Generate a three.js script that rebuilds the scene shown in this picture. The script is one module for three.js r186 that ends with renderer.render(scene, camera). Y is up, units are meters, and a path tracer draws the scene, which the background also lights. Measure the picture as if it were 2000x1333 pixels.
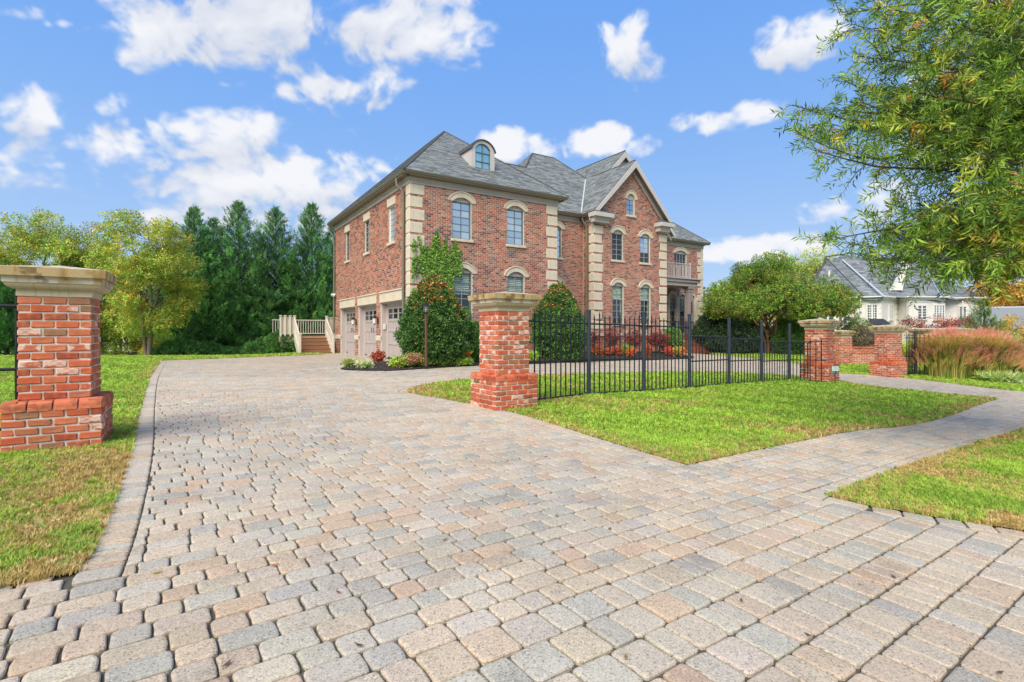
import * as THREE from 'three';
import { mergeGeometries } from 'three/addons/utils/BufferGeometryUtils.js';
import { TessellateModifier } from 'three/addons/modifiers/TessellateModifier.js';

// ---------------------------------------------------------------- camera, sky, sun, exposure
const scene = new THREE.Scene();
const EYE = 1.27, FOC = 1020, CX = 1000, HY = 648;
const camera = new THREE.PerspectiveCamera(2 * Math.atan(666.5 / FOC) * 180 / Math.PI, 2000 / 1333, 0.1, 900);
camera.position.set(0, EYE, 0);
camera.lookAt(0, EYE, -10);
camera.setViewOffset(2000, 1333, 0, 18.5, 2000, 1333);
const renderer = new THREE.WebGLRenderer({ antialias: true });
renderer.toneMapping = THREE.LinearToneMapping;
renderer.toneMappingExposure = 1.75;
renderer.shadowMap.enabled = true;
const SUN = new THREE.Vector3(-0.46, 1.2, 0.86).normalize();
const sun = new THREE.DirectionalLight(new THREE.Color(1, 0.91, 0.765), 3.1);
sun.position.copy(SUN).multiplyScalar(90); sun.target.position.set(0, 0, -15);
sun.castShadow = true; sun.shadow.radius = 88; sun.shadow.mapSize.set(4096, 4096);
Object.assign(sun.shadow.camera, { left: -60, right: 60, top: 60, bottom: -60, near: 1, far: 260 });
scene.add(sun, sun.target);

// ---------------------------------------------------------------- random numbers and noise
function rng(seed) { let a = seed >>> 0; return () => { a = (a + 0x6d2b79f5) | 0; let t = Math.imul(a ^ (a >>> 15), 1 | a); t = (t + Math.imul(t ^ (t >>> 7), 61 | t)) ^ t; return ((t ^ (t >>> 14)) >>> 0) / 4294967296; }; }
const hash2 = (x, y, s) => { let h = Math.imul(x, 374761393) ^ Math.imul(y, 668265263) ^ Math.imul(s, 1274126177); h = Math.imul(h ^ (h >>> 13), 1274126177); return ((h ^ (h >>> 16)) >>> 0) / 4294967296; };
const hash3 = (x, y, z) => { let h = Math.imul(x, 374761393) ^ Math.imul(y, 668265263) ^ Math.imul(z, 1440662683); h = Math.imul(h ^ (h >>> 13), 1274126177); return ((h ^ (h >>> 16)) >>> 0) / 4294967296; };
const fade = (t) => t * t * (3 - 2 * t), lerp = (a, b, t) => a + (b - a) * t, clamp = (x, a = 0, b = 1) => Math.min(b, Math.max(a, x));
const ss = (a, b, x) => fade(clamp((x - a) / (b - a)));
function vnoise(x, y, px, py, s) {
  const ix = Math.floor(x), iy = Math.floor(y), fx = fade(x - ix), fy = fade(y - iy), m = (k, per) => per ? ((k % per) + per) % per : k;
  const x0 = m(ix, px), x1 = m(ix + 1, px), y0 = m(iy, py), y1 = m(iy + 1, py);
  return lerp(lerp(hash2(x0, y0, s), hash2(x1, y0, s), fx), lerp(hash2(x0, y1, s), hash2(x1, y1, s), fx), fy);
}
function fbm(x, y, per, oct, s, py = per) { let a = 0.5, t = 0, n = 0; for (let i = 0; i < oct; i++) { t += a * vnoise(x, y, per, py, s + i); n += a; a *= 0.5; x *= 2; y *= 2; per *= 2; py *= 2; } return t / n; }
function vnoise3(x, y, z) {
  const ix = Math.floor(x), iy = Math.floor(y), iz = Math.floor(z), fx = fade(x - ix), fy = fade(y - iy), fz = fade(z - iz);
  const l = (k) => lerp(lerp(hash3(ix, iy, k), hash3(ix + 1, iy, k), fx), lerp(hash3(ix, iy + 1, k), hash3(ix + 1, iy + 1, k), fx), fy);
  return lerp(l(iz), l(iz + 1), fz);
}
function fbm3(x, y, z, oct) { let a = 0.5, t = 0, n = 0; for (let i = 0; i < oct; i++) { t += a * vnoise3(x, y, z); n += a; a *= 0.5; x = x * 2.03 + 7.1; y = y * 2.03 + 3.3; z = z * 2.03 + 1.7; } return t / n; }

// ---------------------------------------------------------------- sky: blue air with fair-weather cumulus
{
  // [right, up, radius across, radius high, weight], as tangents of the angle seen towards the house
  const C = [[420, 45, 190, 75, 1.1], [560, 40, 190, 85, 1.2], [700, 30, 150, 75, 1.1], [830, 70, 120, 55, .9], [890, 105, 60, 35, .8], [285, 95, 58, 45, .9], [640, 125, 110, 50, .9], [590, 110, 60, 45, .8], [480, -40, 260, 70, 1.1], [780, -30, 160, 60, .9],
    [670, 165, 112, 42, 1.1], [585, 180, 60, 26, .9], [735, 155, 48, 35, 1], [620, 140, 60, 30, .8], [50, 215, 58, 42, 1], [225, 203, 34, 24, .9], [458, 162, 30, 18, .45],
    [400, 262, 150, 52, 1], [300, 300, 125, 38, 1], [485, 250, 80, 46, 1], [245, 268, 60, 35, .7], [60, 335, 120, 52, 1], [130, 362, 70, 34, .9], [30, 385, 70, 30, .7], [520, 362, 240, 58, 1.1], [400, 355, 95, 46, .8], [650, 350, 130, 42, 1], [300, 365, 50, 30, .6], [560, 425, 220, 45, .95], [330, 425, 70, 22, .6],
    [1235, 92, 60, 56, 1.05], [1250, 55, 38, 28, .9], [1213, 112, 40, 38, .8], [1550, 76, 88, 46, 1.1], [1610, 50, 60, 36, .9], [1495, 102, 42, 26, .9], [1400, 238, 75, 20, .8], [1485, 222, 58, 24, .85], [1170, 276, 58, 30, .95], [1235, 285, 40, 16, .5], [985, 287, 40, 30, 1], [1060, 292, 45, 24, .6],
    [1595, 412, 62, 20, .7], [1745, 382, 50, 42, .8], [1460, 492, 110, 24, .8], [1590, 480, 90, 22, .8], [1700, 440, 60, 34, .7], [60, 22, 70, 16, .5], [112, 46, 26, 8, .5], [1870, 300, 120, 50, .8], [1930, 480, 120, 40, .9], [1780, 150, 90, 40, .6], [-150, 260, 110, 50, 1], [2200, 200, 150, 60, 1], [1300, 500, 70, 14, .4]]
    .map(([x, y, a, b, w]) => [(x - CX) / FOC, (HY - y) / FOC, a / FOC, b / FOC, w]);
  const field = (u, v) => { let f = -0.35; for (const c of C) { const dx = (u - c[0]) / c[2], dy = (v - c[1]) / c[3], r = dx * dx + dy * dy; if (r < 3) f = Math.max(f, c[4] * (1 - r * 0.5)); } return f; };
  const W = 4096, H = 2048, data = new Float32Array(W * H * 4);
  for (let j = 0; j < H; j++) {
    const el = ((j + 0.5) / H - 0.5) * Math.PI, y = Math.sin(el), ce = Math.cos(el);
    const up = clamp(Math.sin(Math.max(0, el)));
    const k = Math.pow(1 - up, 2.0), k2 = Math.pow(1 - up, 5.5);
    const air = [lerp(lerp(0.12, 0.30, k), 0.60, k2), lerp(lerp(0.33, 0.55, k), 0.74, k2), lerp(lerp(0.80, 0.88, k), 0.86, k2)];
    for (let i = 0; i < W; i++) {
      const o = (j * W + i) * 4; data[o + 3] = 1;
      let al = 0, sh = 1;
      if (el > 0) {
        const az = ((i + 0.5) / W - 0.5) * 2 * Math.PI, x = Math.cos(az) * ce, z = Math.sin(az) * ce;
        const front = -z > 0.32, u = front ? x / -z : 9, v = front ? y / -z : 9;
        const inf = front ? (1 - ss(1.08, 1.35, Math.abs(u))) * (1 - ss(0.7, 0.95, v)) : 0;
        const near = inf > 0, g = 5.2;
        let n = 0, d1 = -1, d2 = -1;
        if (near) {
          const b1 = field(u, v);
          if (b1 > -1) { const q = fbm3(x * 9 + 5, y * 9, z * 9, 3) - 0.5; n = fbm3(x * 11 + q * 2.2, y * 14 + q * 2, z * 11, 7) - 0.5; const n2 = fbm3(x * 46 + q * 5, y * 52, z * 46, 5) - 0.5; d1 = b1 * 1.1 + n * 2.5 + n2 * 1.5 - 0.42; d2 = field(u, v + 0.05) * 1.15 + n * 2.0 - 0.40; }
        }
        let dr = 0;
        if (inf < 1) { const kx = x / (y + 0.22), kz = z / (y + 0.22); const m = fbm3(kx * 1.9 + 11, 4.2, kz * 1.9 + 5, 6); dr = (m - 0.5) * 5.5 * ss(0.01, 0.1, y); }
        const d = near ? d1 * inf + dr * (1 - inf) : dr;
        al = ss(-0.12, 0.75, d) * 0.95;
        sh = near ? clamp(0.72 + (d1 - d2) * 0.75 + n * 0.9 - 0.22 * Math.max(0, d1 - 0.35)) * inf + (1 - inf) * clamp(1 - d * 0.16) : clamp(1 - d * 0.16);
      }
      const c0 = [lerp(0.48, 0.90, sh), lerp(0.55, 0.905, sh), lerp(0.69, 0.93, sh)];
      for (let c = 0; c < 3; c++) data[o + c] = lerp(air[c] * (c < 2 ? 0.94 : 1), c0[c] * 0.96, al) / 1.6;
    }
  }
  const sky = new THREE.DataTexture(data, W, H, THREE.RGBAFormat, THREE.FloatType);
  sky.mapping = THREE.EquirectangularReflectionMapping; sky.magFilter = THREE.LinearFilter; sky.needsUpdate = true;
  scene.background = sky; scene.environment = sky;
}

// ---------------------------------------------------------------- helpers
const V3 = (x, y, z) => new THREE.Vector3(x, y, z);
const used = {};
const numbered = (n) => { used[n] = (used[n] ?? -1) + 1; return used[n] ? n + '_' + String(used[n]).padStart(3, '0') : n; };
function thing(name, label, category, x = 0, d = 0, y = 0, turn = 0, group) {
  const o = new THREE.Group(); o.name = numbered(name); o.position.set(x, y, -d); o.rotation.y = turn;
  o.userData = { label, category }; if (group) o.userData.group = group;
  scene.add(o); return o;
}
const plain = (g) => { let r = g.index ? g.toNonIndexed() : g; for (const k of Object.keys(r.attributes)) if (!['position', 'normal', 'uv', 'color'].includes(k)) r.deleteAttribute(k); if (!r.attributes.uv) r.setAttribute('uv', new THREE.BufferAttribute(new Float32Array(r.attributes.position.count * 2), 2)); return r; };
const join = (list) => list.length === 1 ? list[0] : mergeGeometries(list.map(plain), false);
function mesh(name, geo, mat, parent = scene) {
  const m = new THREE.Mesh(Array.isArray(geo) ? join(geo) : geo, mat); m.name = parent === scene ? numbered(name) : name; m.castShadow = m.receiveShadow = true; parent.add(m); return m;
}
const part = (name, parent) => { const o = new THREE.Group(); o.name = name; parent.add(o); return o; };
function metric(g) { // uv in metres from the dominant axis of each face
  g = plain(g); g.computeVertexNormals(); const p = g.attributes.position, n = g.attributes.normal, uv = new Float32Array(p.count * 2);
  for (let i = 0; i < p.count; i++) { const ax = Math.abs(n.getX(i)), ay = Math.abs(n.getY(i)), az = Math.abs(n.getZ(i)); const X = p.getX(i), Y = p.getY(i), Z = p.getZ(i); const q = ay >= ax && ay >= az ? [X, Z] : ax > az ? [Z, Y] : [X, Y]; uv[2 * i] = q[0]; uv[2 * i + 1] = q[1]; }
  g.setAttribute('uv', new THREE.BufferAttribute(uv, 2)); return g;
}
const box = (x, y, z, w, h, d) => metric(new THREE.BoxGeometry(w, h, d).translate(x, y, z));
function tris(list) { // list of triangles [a, b, c] of [x, y, z]
  const g = new THREE.BufferGeometry(); g.setAttribute('position', new THREE.Float32BufferAttribute(list.flat(2), 3)); return metric(g);
}
function convex(faces) { // faces of a body that is convex about its middle, wound outwards
  const c = V3(), n = { k: 0 }; faces.forEach((f) => f.forEach((p) => { c.add(V3(...p)); n.k++; })); c.divideScalar(n.k);
  const out = [];
  for (const f of faces) for (let i = 1; i < f.length - 1; i++) {
    const [a, b, e] = [f[0], f[i], f[i + 1]].map((p) => V3(...p)); const nn = b.clone().sub(a).cross(e.clone().sub(a)), m = a.clone().add(b).add(e).divideScalar(3).sub(c);
    out.push(nn.dot(m) >= 0 ? [f[0], f[i], f[i + 1]] : [f[0], f[i + 1], f[i]]);
  }
  return tris(out);
}
function chamfer(w, h, d, c, j = 0, rnd = null) { // block with bevelled edges; j: unevenness of its corners
  const S = [-1, 1], P = {}, f = [];
  for (const x of S) for (const y of S) for (const z of S) { const e = () => rnd ? (rnd() - 0.5) * j : 0, ex = e(), ey = e(), ez = e(); const X = x * w / 2 + ex, Y = y * h / 2 + ey, Z = z * d / 2 + ez, cx = x * c, cy = y * c, cz = z * c; P[[x, y, z]] = [[X, Y - cy, Z - cz], [X - cx, Y, Z - cz], [X - cx, Y - cy, Z]]; }
  for (const s of S) { f.push([[-1, -1], [1, -1], [1, 1], [-1, 1]].map(([a, b]) => P[[s, a, b]][0])); f.push([[-1, -1], [1, -1], [1, 1], [-1, 1]].map(([a, b]) => P[[a, s, b]][1])); f.push([[-1, -1], [1, -1], [1, 1], [-1, 1]].map(([a, b]) => P[[a, b, s]][2])); }
  for (const a of S) for (const b of S) { f.push([P[[a, b, -1]][0], P[[a, b, 1]][0], P[[a, b, 1]][1], P[[a, b, -1]][1]]); f.push([P[[a, -1, b]][0], P[[a, 1, b]][0], P[[a, 1, b]][2], P[[a, -1, b]][2]]); f.push([P[[-1, a, b]][1], P[[1, a, b]][1], P[[1, a, b]][2], P[[-1, a, b]][2]]); }
  for (const k in P) f.push(P[k]);
  return convex(f);
}
const bev = (x, y, z, w, h, d, c = 0.008) => chamfer(w, h, d, c).translate(x, y, z);
function tube(pts, r0, r1, seg = 7, rings = 0, pow = 1) { // limb that tapers
  const cv = new THREE.CatmullRomCurve3(pts), n = rings || Math.max(3, pts.length * 3), g = new THREE.TubeGeometry(cv, n, 1, seg, false), p = g.attributes.position, c = V3();
  for (let i = 0; i <= n; i++) { cv.getPointAt(i / n, c); const r = lerp(r0, r1, Math.pow(i / n, pow)); for (let j = 0; j <= seg; j++) { const q = i * (seg + 1) + j; p.setXYZ(q, c.x + (p.getX(q) - c.x) * r, c.y + (p.getY(q) - c.y) * r, c.z + (p.getZ(q) - c.z) * r); } }
  return plain(g);
}
const rod = (a, b, r, seg = 6) => { const A = V3(...a), B = V3(...b), L = A.distanceTo(B), g = new THREE.CylinderGeometry(r, r, L, seg); g.applyQuaternion(new THREE.Quaternion().setFromUnitVectors(V3(0, 1, 0), B.clone().sub(A).normalize())); return plain(g.translate((A.x + B.x) / 2, (A.y + B.y) / 2, (A.z + B.z) / 2)); };
const ext = (shape, depth, z = 0, curve = 10) => plain(new THREE.ExtrudeGeometry(shape, { depth, bevelEnabled: false, curveSegments: curve }).translate(0, 0, z));
const poly = (pts, holes = []) => { const s = new THREE.Shape(pts.map(([x, y]) => new THREE.Vector2(x, y))); for (const h of holes) s.holes.push(new THREE.Path(h.map(([x, y]) => new THREE.Vector2(x, y)))); return s; };
const _m = new THREE.Matrix4(), _q = new THREE.Quaternion(), _e = new THREE.Euler();
class Cloud { // collects placements for one InstancedMesh
  constructor() { this.m = []; this.c = []; }
  add(p, q, s, col) { _m.compose(p, q, typeof s === 'number' ? V3(s, s, s) : s); this.m.push(..._m.elements); this.c.push(col[0], col[1], col[2]); }
  get n() { return this.m.length / 16; }
  build(name, geo, mat, parent, kind) {
    const i = new THREE.InstancedMesh(geo, mat, this.n); i.instanceMatrix = new THREE.InstancedBufferAttribute(new Float32Array(this.m), 16); i.instanceColor = new THREE.InstancedBufferAttribute(new Float32Array(this.c), 3);
    i.name = parent === scene ? numbered(name) : name; if (kind) i.userData.kind = kind; i.castShadow = i.receiveShadow = true; parent.add(i); return i;
  }
}
const eul = (x, y, z) => _q.clone().setFromEuler(_e.set(x, y, z));
const pick = (r, a) => a[Math.min(a.length - 1, Math.floor(r() * a.length))];
const tone = (r, c, j = 0.15) => { const k = 1 + (r() - 0.5) * 2 * j; return [c[0] * k * (1 + (r() - 0.5) * j * 0.6), c[1] * k * (1 + (r() - 0.5) * j * 0.6), c[2] * k * (1 + (r() - 0.5) * j * 0.6)]; };

// ---------------------------------------------------------------- textures and materials
function tex(n, f, size = 1, srgb = false) {
  const d = new Uint8Array(n * n * 4);
  for (let j = 0; j < n; j++) for (let i = 0; i < n; i++) { const c = f(i / n, j / n, i, j), o = (j * n + i) * 4, a = typeof c === 'number' ? [c, c, c] : c; for (let k = 0; k < 3; k++) d[o + k] = clamp(a[k]) * 255; d[o + 3] = 255; }
  const t = new THREE.DataTexture(d, n, n, THREE.RGBAFormat); t.wrapS = t.wrapT = THREE.RepeatWrapping; t.magFilter = THREE.LinearFilter; t.minFilter = THREE.LinearMipmapLinearFilter; t.generateMipmaps = true;
  if (srgb) t.colorSpace = THREE.SRGBColorSpace; t.repeat.set(1 / size, 1 / size); t.needsUpdate = true; return t;
}
const T = {
  brick: tex(512, (u, v, i, j) => { const b = fbm(u * 10, v * 10, 10, 4, 3), w = ss(0.6, 0.72, fbm(u * 7, v * 12, 7, 4, 40, 12)), dk = ss(0.62, 0.75, fbm(u * 9, v * 9, 9, 3, 77)), g = hash2(i, j, 5); const k = 0.78 + b * 0.2 + (g - 0.5) * 0.1 - dk * 0.28; return [k + w * 0.1, k + w * 0.22, k + w * 0.25]; }, 0.9),
  brickPale: tex(512, (u, v, i, j) => { const b = fbm(u * 10, v * 10, 10, 4, 3), w = ss(0.42, 0.62, fbm(u * 9, v * 14, 9, 5, 140, 14)), dk = ss(0.6, 0.72, fbm(u * 8, v * 8, 8, 4, 177)), g = (hash2(i, j, 5) - 0.5) * 0.06, k = 0.8 + b * 0.3 + g; return [lerp(0.56 * k, 0.66, w) * (1 - dk * 0.6), lerp(0.14 * k, 0.47, w) * (1 - dk * 0.55), lerp(0.065 * k, 0.36, w) * (1 - dk * 0.5)]; }, 0.8),
  brickB: tex(256, (u, v, i, j) => fbm(u * 12, v * 12, 12, 4, 13) * 0.8 + hash2(i, j, 3) * 0.2, 0.35, false),
  paver: tex(512, (u, v, i, j) => { const g = hash2(i >> 1, j >> 1, 9), g2 = hash2((i + 1) >> 2, (j + 2) >> 2, 19), h = hash2(i, j, 4), b = fbm(u * 5, v * 5, 5, 4, 21), st = ss(0.58, 0.75, fbm(u * 3, v * 3, 3, 5, 51)); let k = 0.70 + b * 0.2 + (g - 0.5) * 0.34 + (h - 0.5) * 0.16; if (g2 > 0.93) k += 0.2; if (g2 < 0.09) k -= 0.22; if (g < 0.03) k -= 0.25; k *= 1 - st * 0.14; return [k, k * 0.985, k * 0.95]; }, 1.1),
  paverB: tex(256, (u, v, i, j) => hash2(i, j, 8) * 0.6 + fbm(u * 16, v * 16, 16, 3, 2) * 0.4, 0.3, false),
  stone: tex(512, (u, v, i, j) => { const b = fbm(u * 5, v * 5, 5, 5, 31), s = fbm(u * 40, v * 3, 40, 3, 90, 3), g = hash2(i, j, 5); const k = 0.78 + b * 0.2 + (g - 0.5) * 0.06 - ss(0.62, 0.8, s) * 0.14; return [k, k * 0.985, k * 0.95]; }, 1.2),
  cap: tex(512, (u, v, i, j) => { const b = fbm(u * 5, v * 5, 5, 6, 61), s = fbm(u * 16, v * 2, 16, 4, 19, 2), g = hash2(i, j, 15); const d = ss(0.42, 0.66, s * 0.35 + b * 0.65), e = ss(0.6, 0.75, fbm(u * 9, v * 9, 9, 4, 5)); const k = 0.88 + b * 0.12 + (g - 0.5) * 0.08; return [k * lerp(1, 0.66, d) * (1 - e * 0.5), k * lerp(0.97, 0.53, d) * (1 - e * 0.55), k * lerp(0.92, 0.32, d) * (1 - e * 0.6)]; }, 0.9),
  turf: tex(512, (u, v, i, j) => { const b = fbm(u * 14, v * 14, 14, 5, 71), p = ss(0.48, 0.68, fbm(u * 4, v * 4, 4, 4, 5)), g = hash2(i, j, 6); const k = 0.55 + b * 0.35 + (g - 0.5) * 0.25; return [k * lerp(0.62, 0.95, p), k * lerp(0.85, 0.8, p), k * lerp(0.18, 0.4, p)]; }, 3),
  shingle: tex(256, (u, v, i, j) => 0.72 + fbm(u * 8, v * 8, 8, 4, 8) * 0.2 + (hash2(i, j, 2) - 0.5) * 0.22, 0.5),
  wood: tex(256, (u, v, i, j) => 0.75 + fbm(u * 3, v * 40, 3, 3, 8, 40) * 0.25 + (hash2(i, j, 2) - 0.5) * 0.05, 0.8),
  bark: tex(256, (u, v, i, j) => { const k = 0.45 + fbm(u * 12, v * 4, 12, 5, 28, 4) * 0.6; return [k, k * 0.95, k * 0.9]; }, 1),
  mulch: tex(512, (u, v, i, j) => 0.35 + fbm(u * 40, v * 40, 40, 3, 88) * 0.6 + (hash2(i, j, 2) - 0.5) * 0.3, 1),
  grain: tex(256, (u, v, i, j) => 0.84 + fbm(u * 6, v * 6, 6, 5, 44) * 0.14 + (hash2(i, j, 12) - 0.5) * 0.05, 1.5),
};
const L = (r, g, b) => new THREE.Color().setRGB(r, g, b);
const std = (c, o = {}) => new THREE.MeshStandardMaterial({ color: L(...c), roughness: 0.85, ...o });
const leafMat = (rough = 0.6, tr = 0.32) => new THREE.MeshPhysicalMaterial({ color: L(1, 1, 1), roughness: rough, transmission: tr, thickness: 0, side: THREE.DoubleSide, specularIntensity: 0.5 });
const M = {
  mortar: std([0.70, 0.645, 0.545], { map: T.grain, bumpMap: T.paverB, bumpScale: 0.002 }),
  limestone: std([0.70, 0.62, 0.485], { map: T.stone }),
  capedge: std([0.50, 0.38, 0.19], { map: T.cap, bumpMap: T.paverB, bumpScale: 0.003 }),
  capstone: std([0.62, 0.56, 0.44], { map: T.cap, bumpMap: T.paverB, bumpScale: 0.003 }),
  capneck: std([0.58, 0.49, 0.33], { map: T.stone, bumpMap: T.paverB, bumpScale: 0.002 }),
  houseBrick: std([1, 1, 1], { map: T.brick }),
  trim: std([0.50, 0.44, 0.40], { map: T.grain, roughness: 0.6 }),
  doorPaint: std([0.47, 0.41, 0.385], { map: T.grain, roughness: 0.55 }),
  gutter: std([0.20, 0.18, 0.12], { map: T.grain, roughness: 0.4, metalness: 0.2 }),
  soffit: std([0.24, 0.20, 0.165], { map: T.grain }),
  shingle: std([1, 1, 1], { map: T.shingle }),
  roofdeck: std([0.09, 0.095, 0.095]),
  ridge: std([0.07, 0.075, 0.075], { map: T.shingle }),
  flashing: std([0.62, 0.64, 0.66], { roughness: 0.4, metalness: 0.3 }),
  frame: std([0.13, 0.155, 0.15], { roughness: 0.5 }),
  sash: std([0.33, 0.35, 0.34], { roughness: 0.5 }),
  whitepaint: std([0.74, 0.73, 0.70], { roughness: 0.55, map: T.grain }),
  skyGlass: std([0.42, 0.55, 0.66], { roughness: 0.04, metalness: 0.75 }),
  darkGlass: std([0.03, 0.04, 0.045], { roughness: 0.05, metalness: 0.15 }),
  clearGlass: new THREE.MeshPhysicalMaterial({ color: L(0.9, 0.96, 0.94), roughness: 0.03, transmission: 1, thickness: 0, ior: 1.5 }),
  dark: std([0.018, 0.02, 0.02]),
  blind: std([0.66, 0.68, 0.62], { roughness: 0.7 }),
  iron: std([0.018, 0.022, 0.028], { roughness: 0.42, metalness: 0.35, bumpMap: T.paverB, bumpScale: 0.0008 }),
  ironPost: std([0.036, 0.047, 0.064], { roughness: 0.45, metalness: 0.3, bumpMap: T.paverB, bumpScale: 0.001 }),
  joint: std([0.13, 0.115, 0.08], { map: T.mulch }),
  paver: std([1, 1, 1], { vertexColors: true, map: T.paver, bumpMap: T.paverB, bumpScale: 0.003, roughness: 0.9 }),
  turf: std([0.5, 0.5, 0.42], { map: T.turf, roughness: 1 }),
  mulch: std([0.055, 0.042, 0.036], { map: T.mulch, bumpMap: T.mulch, bumpScale: 0.03, roughness: 1 }),
  bark: std([0.30, 0.23, 0.17], { map: T.bark, bumpMap: T.bark, bumpScale: 0.02 }),
  darkBark: std([0.10, 0.075, 0.055], { map: T.bark, bumpMap: T.bark, bumpScale: 0.015 }),
  redBark: std([0.30, 0.15, 0.09], { map: T.bark }),
  leaf: leafMat(0.6, 0.3), gloss: leafMat(0.35, 0.18), needle: leafMat(0.75, 0.22),
  grass: leafMat(0.7, 0.3),
  deckWood: std([0.34, 0.17, 0.085], { map: T.wood }),
  rust: std([0.13, 0.05, 0.03], { roughness: 0.6, map: T.grain }),
  stucco: std([0.74, 0.71, 0.66], { map: T.grain, bumpMap: T.paverB, bumpScale: 0.002 }),
  greySlate: std([0.25, 0.27, 0.285], { map: T.shingle }),
};
const PB = [[0.62, 0.145, 0.06], [0.54, 0.105, 0.042], [0.66, 0.20, 0.095], [0.60, 0.165, 0.07], [0.50, 0.17, 0.08], [0.36, 0.17, 0.085], [0.57, 0.12, 0.045], [0.64, 0.18, 0.08]].map((c) => std(c, { map: T.brick, bumpMap: T.brickB, bumpScale: 0.005 })), PALE = std([1, 1, 1], { map: T.brickPale, bumpMap: T.brickB, bumpScale: 0.005 });
PB.push(PALE); const PBW = [...PB, PALE, PALE, PALE, PALE];
const HBm = std([0.36, 0.12, 0.06], { map: T.brick });
const HB = [[0.68, 0.24, 0.145], [0.72, 0.29, 0.175], [0.64, 0.21, 0.125], [0.72, 0.34, 0.22], [0.68, 0.25, 0.15], [0.66, 0.23, 0.135], [0.46, 0.14, 0.09], [0.20, 0.115, 0.095], [0.36, 0.19, 0.135], [0.56, 0.36, 0.25]];

// ---------------------------------------------------------------- the lie of the land: x to the right, d away from the camera
const soft = (x) => Math.min(25, Math.log(1 + Math.exp(Math.min(50, 2 * x))) / 2);
const ground = (x, d) => 0.1 * ss(8, 18, d) - 0.04 * soft(x) * (1 - 0.75 * ss(18, 30, d)) + 0.07 * ss(-2, -4, x) * ss(2.5, 5, d) * (1 - ss(8, 16, d)) - 1.9 * ss(24, 38, d) * ss(-11.5, -15.5, x) - 1.5 * ss(24, 40, d) * ss(18, 26, x);
const inside = (P, x, y) => { let k = false; for (let i = 0, j = P.length - 1; i < P.length; j = i++) { const [a, b] = P[i], [c, e] = P[j]; if ((b > y) !== (e > y) && x < ((c - a) * (y - b)) / (e - b) + a) k = !k; } return k; };
const edgeDist = (P, x, y, open = false) => { let m = 1e9, s = 0, T2 = 0; for (let i = 0; i < P.length - (open ? 1 : 0); i++) { const [a, b] = P[i], [c, e] = P[(i + 1) % P.length], t = clamp(((x - a) * (c - a) + (y - b) * (e - b)) / ((c - a) ** 2 + (e - b) ** 2)), q = Math.hypot(x - a - t * (c - a), y - b - t * (e - b)); if (q < m) { m = q; s = i; T2 = t; } } return [m, s, T2]; };
// the house stands turned by HT; hp(a, b): a along its front, b back from the front of its garage wing
const HT = 32.47 * Math.PI / 180, HC = Math.cos(HT), HS = Math.sin(HT), HX = -3.853, HD = 19.7;
const hp = (a, b) => [HX + a * HC - b * HS, HD + a * HS + b * HC];
const shrink = (pts) => new THREE.CatmullRomCurve3(pts.map(([x, d]) => V3(x, 0, d)), false, 'centripetal');
const smooth = (pts, n) => shrink(pts).getPoints(n).map((p) => [p.x, p.z]);

const LEFT_EDGE = smooth([[-2.3, 2.76], [-2.52, 3.14], [-3.62, 4.89], [-5.76, 8.05], [-9.24, 13.27], [-14.1, 20.94]], 30);
const LAWN_C = [[1.76, 5.26], ...smooth([[1.76, 5.26], [0.97, 6.62], [0.0, 8.34], [-0.93, 9.44], [-1.75, 10.3], [-2.12, 10.75], [-2.22, 11.1], [-2.1, 11.6], [-1.9, 12.2], [-1.02, 13.35], [0.72, 14.59], [2.27, 15.67], [4.02, 16.81], [6.2, 18.2], [8.01, 18.73], [9.6, 18.1], [10.3, 17.2], [10.5, 15.6], [10.96, 14.5], [12.33, 13.25]], 46).slice(1), ...smooth([[12.33, 13.25], [10.3, 11.6], [8.3, 9.9], [6.45, 8.5], [5.12, 7.78], [3.15, 6.33], [1.76, 5.26]], 20).slice(1, -1)];
const LAWN_R = [[2.65, 4.37], [4.25, 5.59], [5.77, 6.69], [8.35, 8.52], [20, 17.3], [34, 27], [34, 8], [12, -2.2], [5.2, 2.3], [3.64, 3.71], [3.19, 3.95], [2.85, 4.15]];
const FAR_EDGE = [[-14.1, 20.94], [-11.7, 23.87], [-9.5, 26.6], hp(-1.2, 10.0), hp(-0.05, 10.0)];
const RIGHT_EDGE = smooth([[11.4, 28.9], [12.16, 26.68], [13.2, 24.2], [13.1, 22.0], [12.95, 20.6], [14.4, 20.0], [15.0, 18.4], [14.95, 16.6], [15.4, 15.6], [20, 19], [34, 30]], 44);
const LAWN_L = [[-60, -40], [-9, -2.2], [-2.42, 2.68], ...LEFT_EDGE, ...FAR_EDGE.slice(1), hp(0, 11.3), [-9, 70], [-90, 70], [-90, -40]];
const LAWN_F = [...RIGHT_EDGE, [90, 60], [90, 80], [0, 80], hp(23, 6)];
const BED = [...smooth([hp(0.1, 0.2), [-4.6, 19.3], [-5.1, 18.2], [-5.45, 16.9], [-5.3, 16.2], [-4.6, 15.75], [-3.69, 15.7], [-2.9, 16.3], [-1.22, 17.84], [0.67, 19.2], [2.82, 21.6], [6.07, 24.2], [8.44, 25.5], [9.4, 26.9], hp(16.4, 2.2)], 50), hp(16.4, 3.5), hp(0.2, 3.5)];
const PAVED = [[-14, -6], [-9.25, -1.9], [-2.56, 2.88], ...LEFT_EDGE, ...FAR_EDGE.slice(1), hp(0.1, 0.2), hp(0.2, 3.5), hp(16.4, 3.5), hp(18, 2.0), [11.4, 28.9], ...RIGHT_EDGE.slice(1), [34, 26], [20, -6]];

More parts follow.
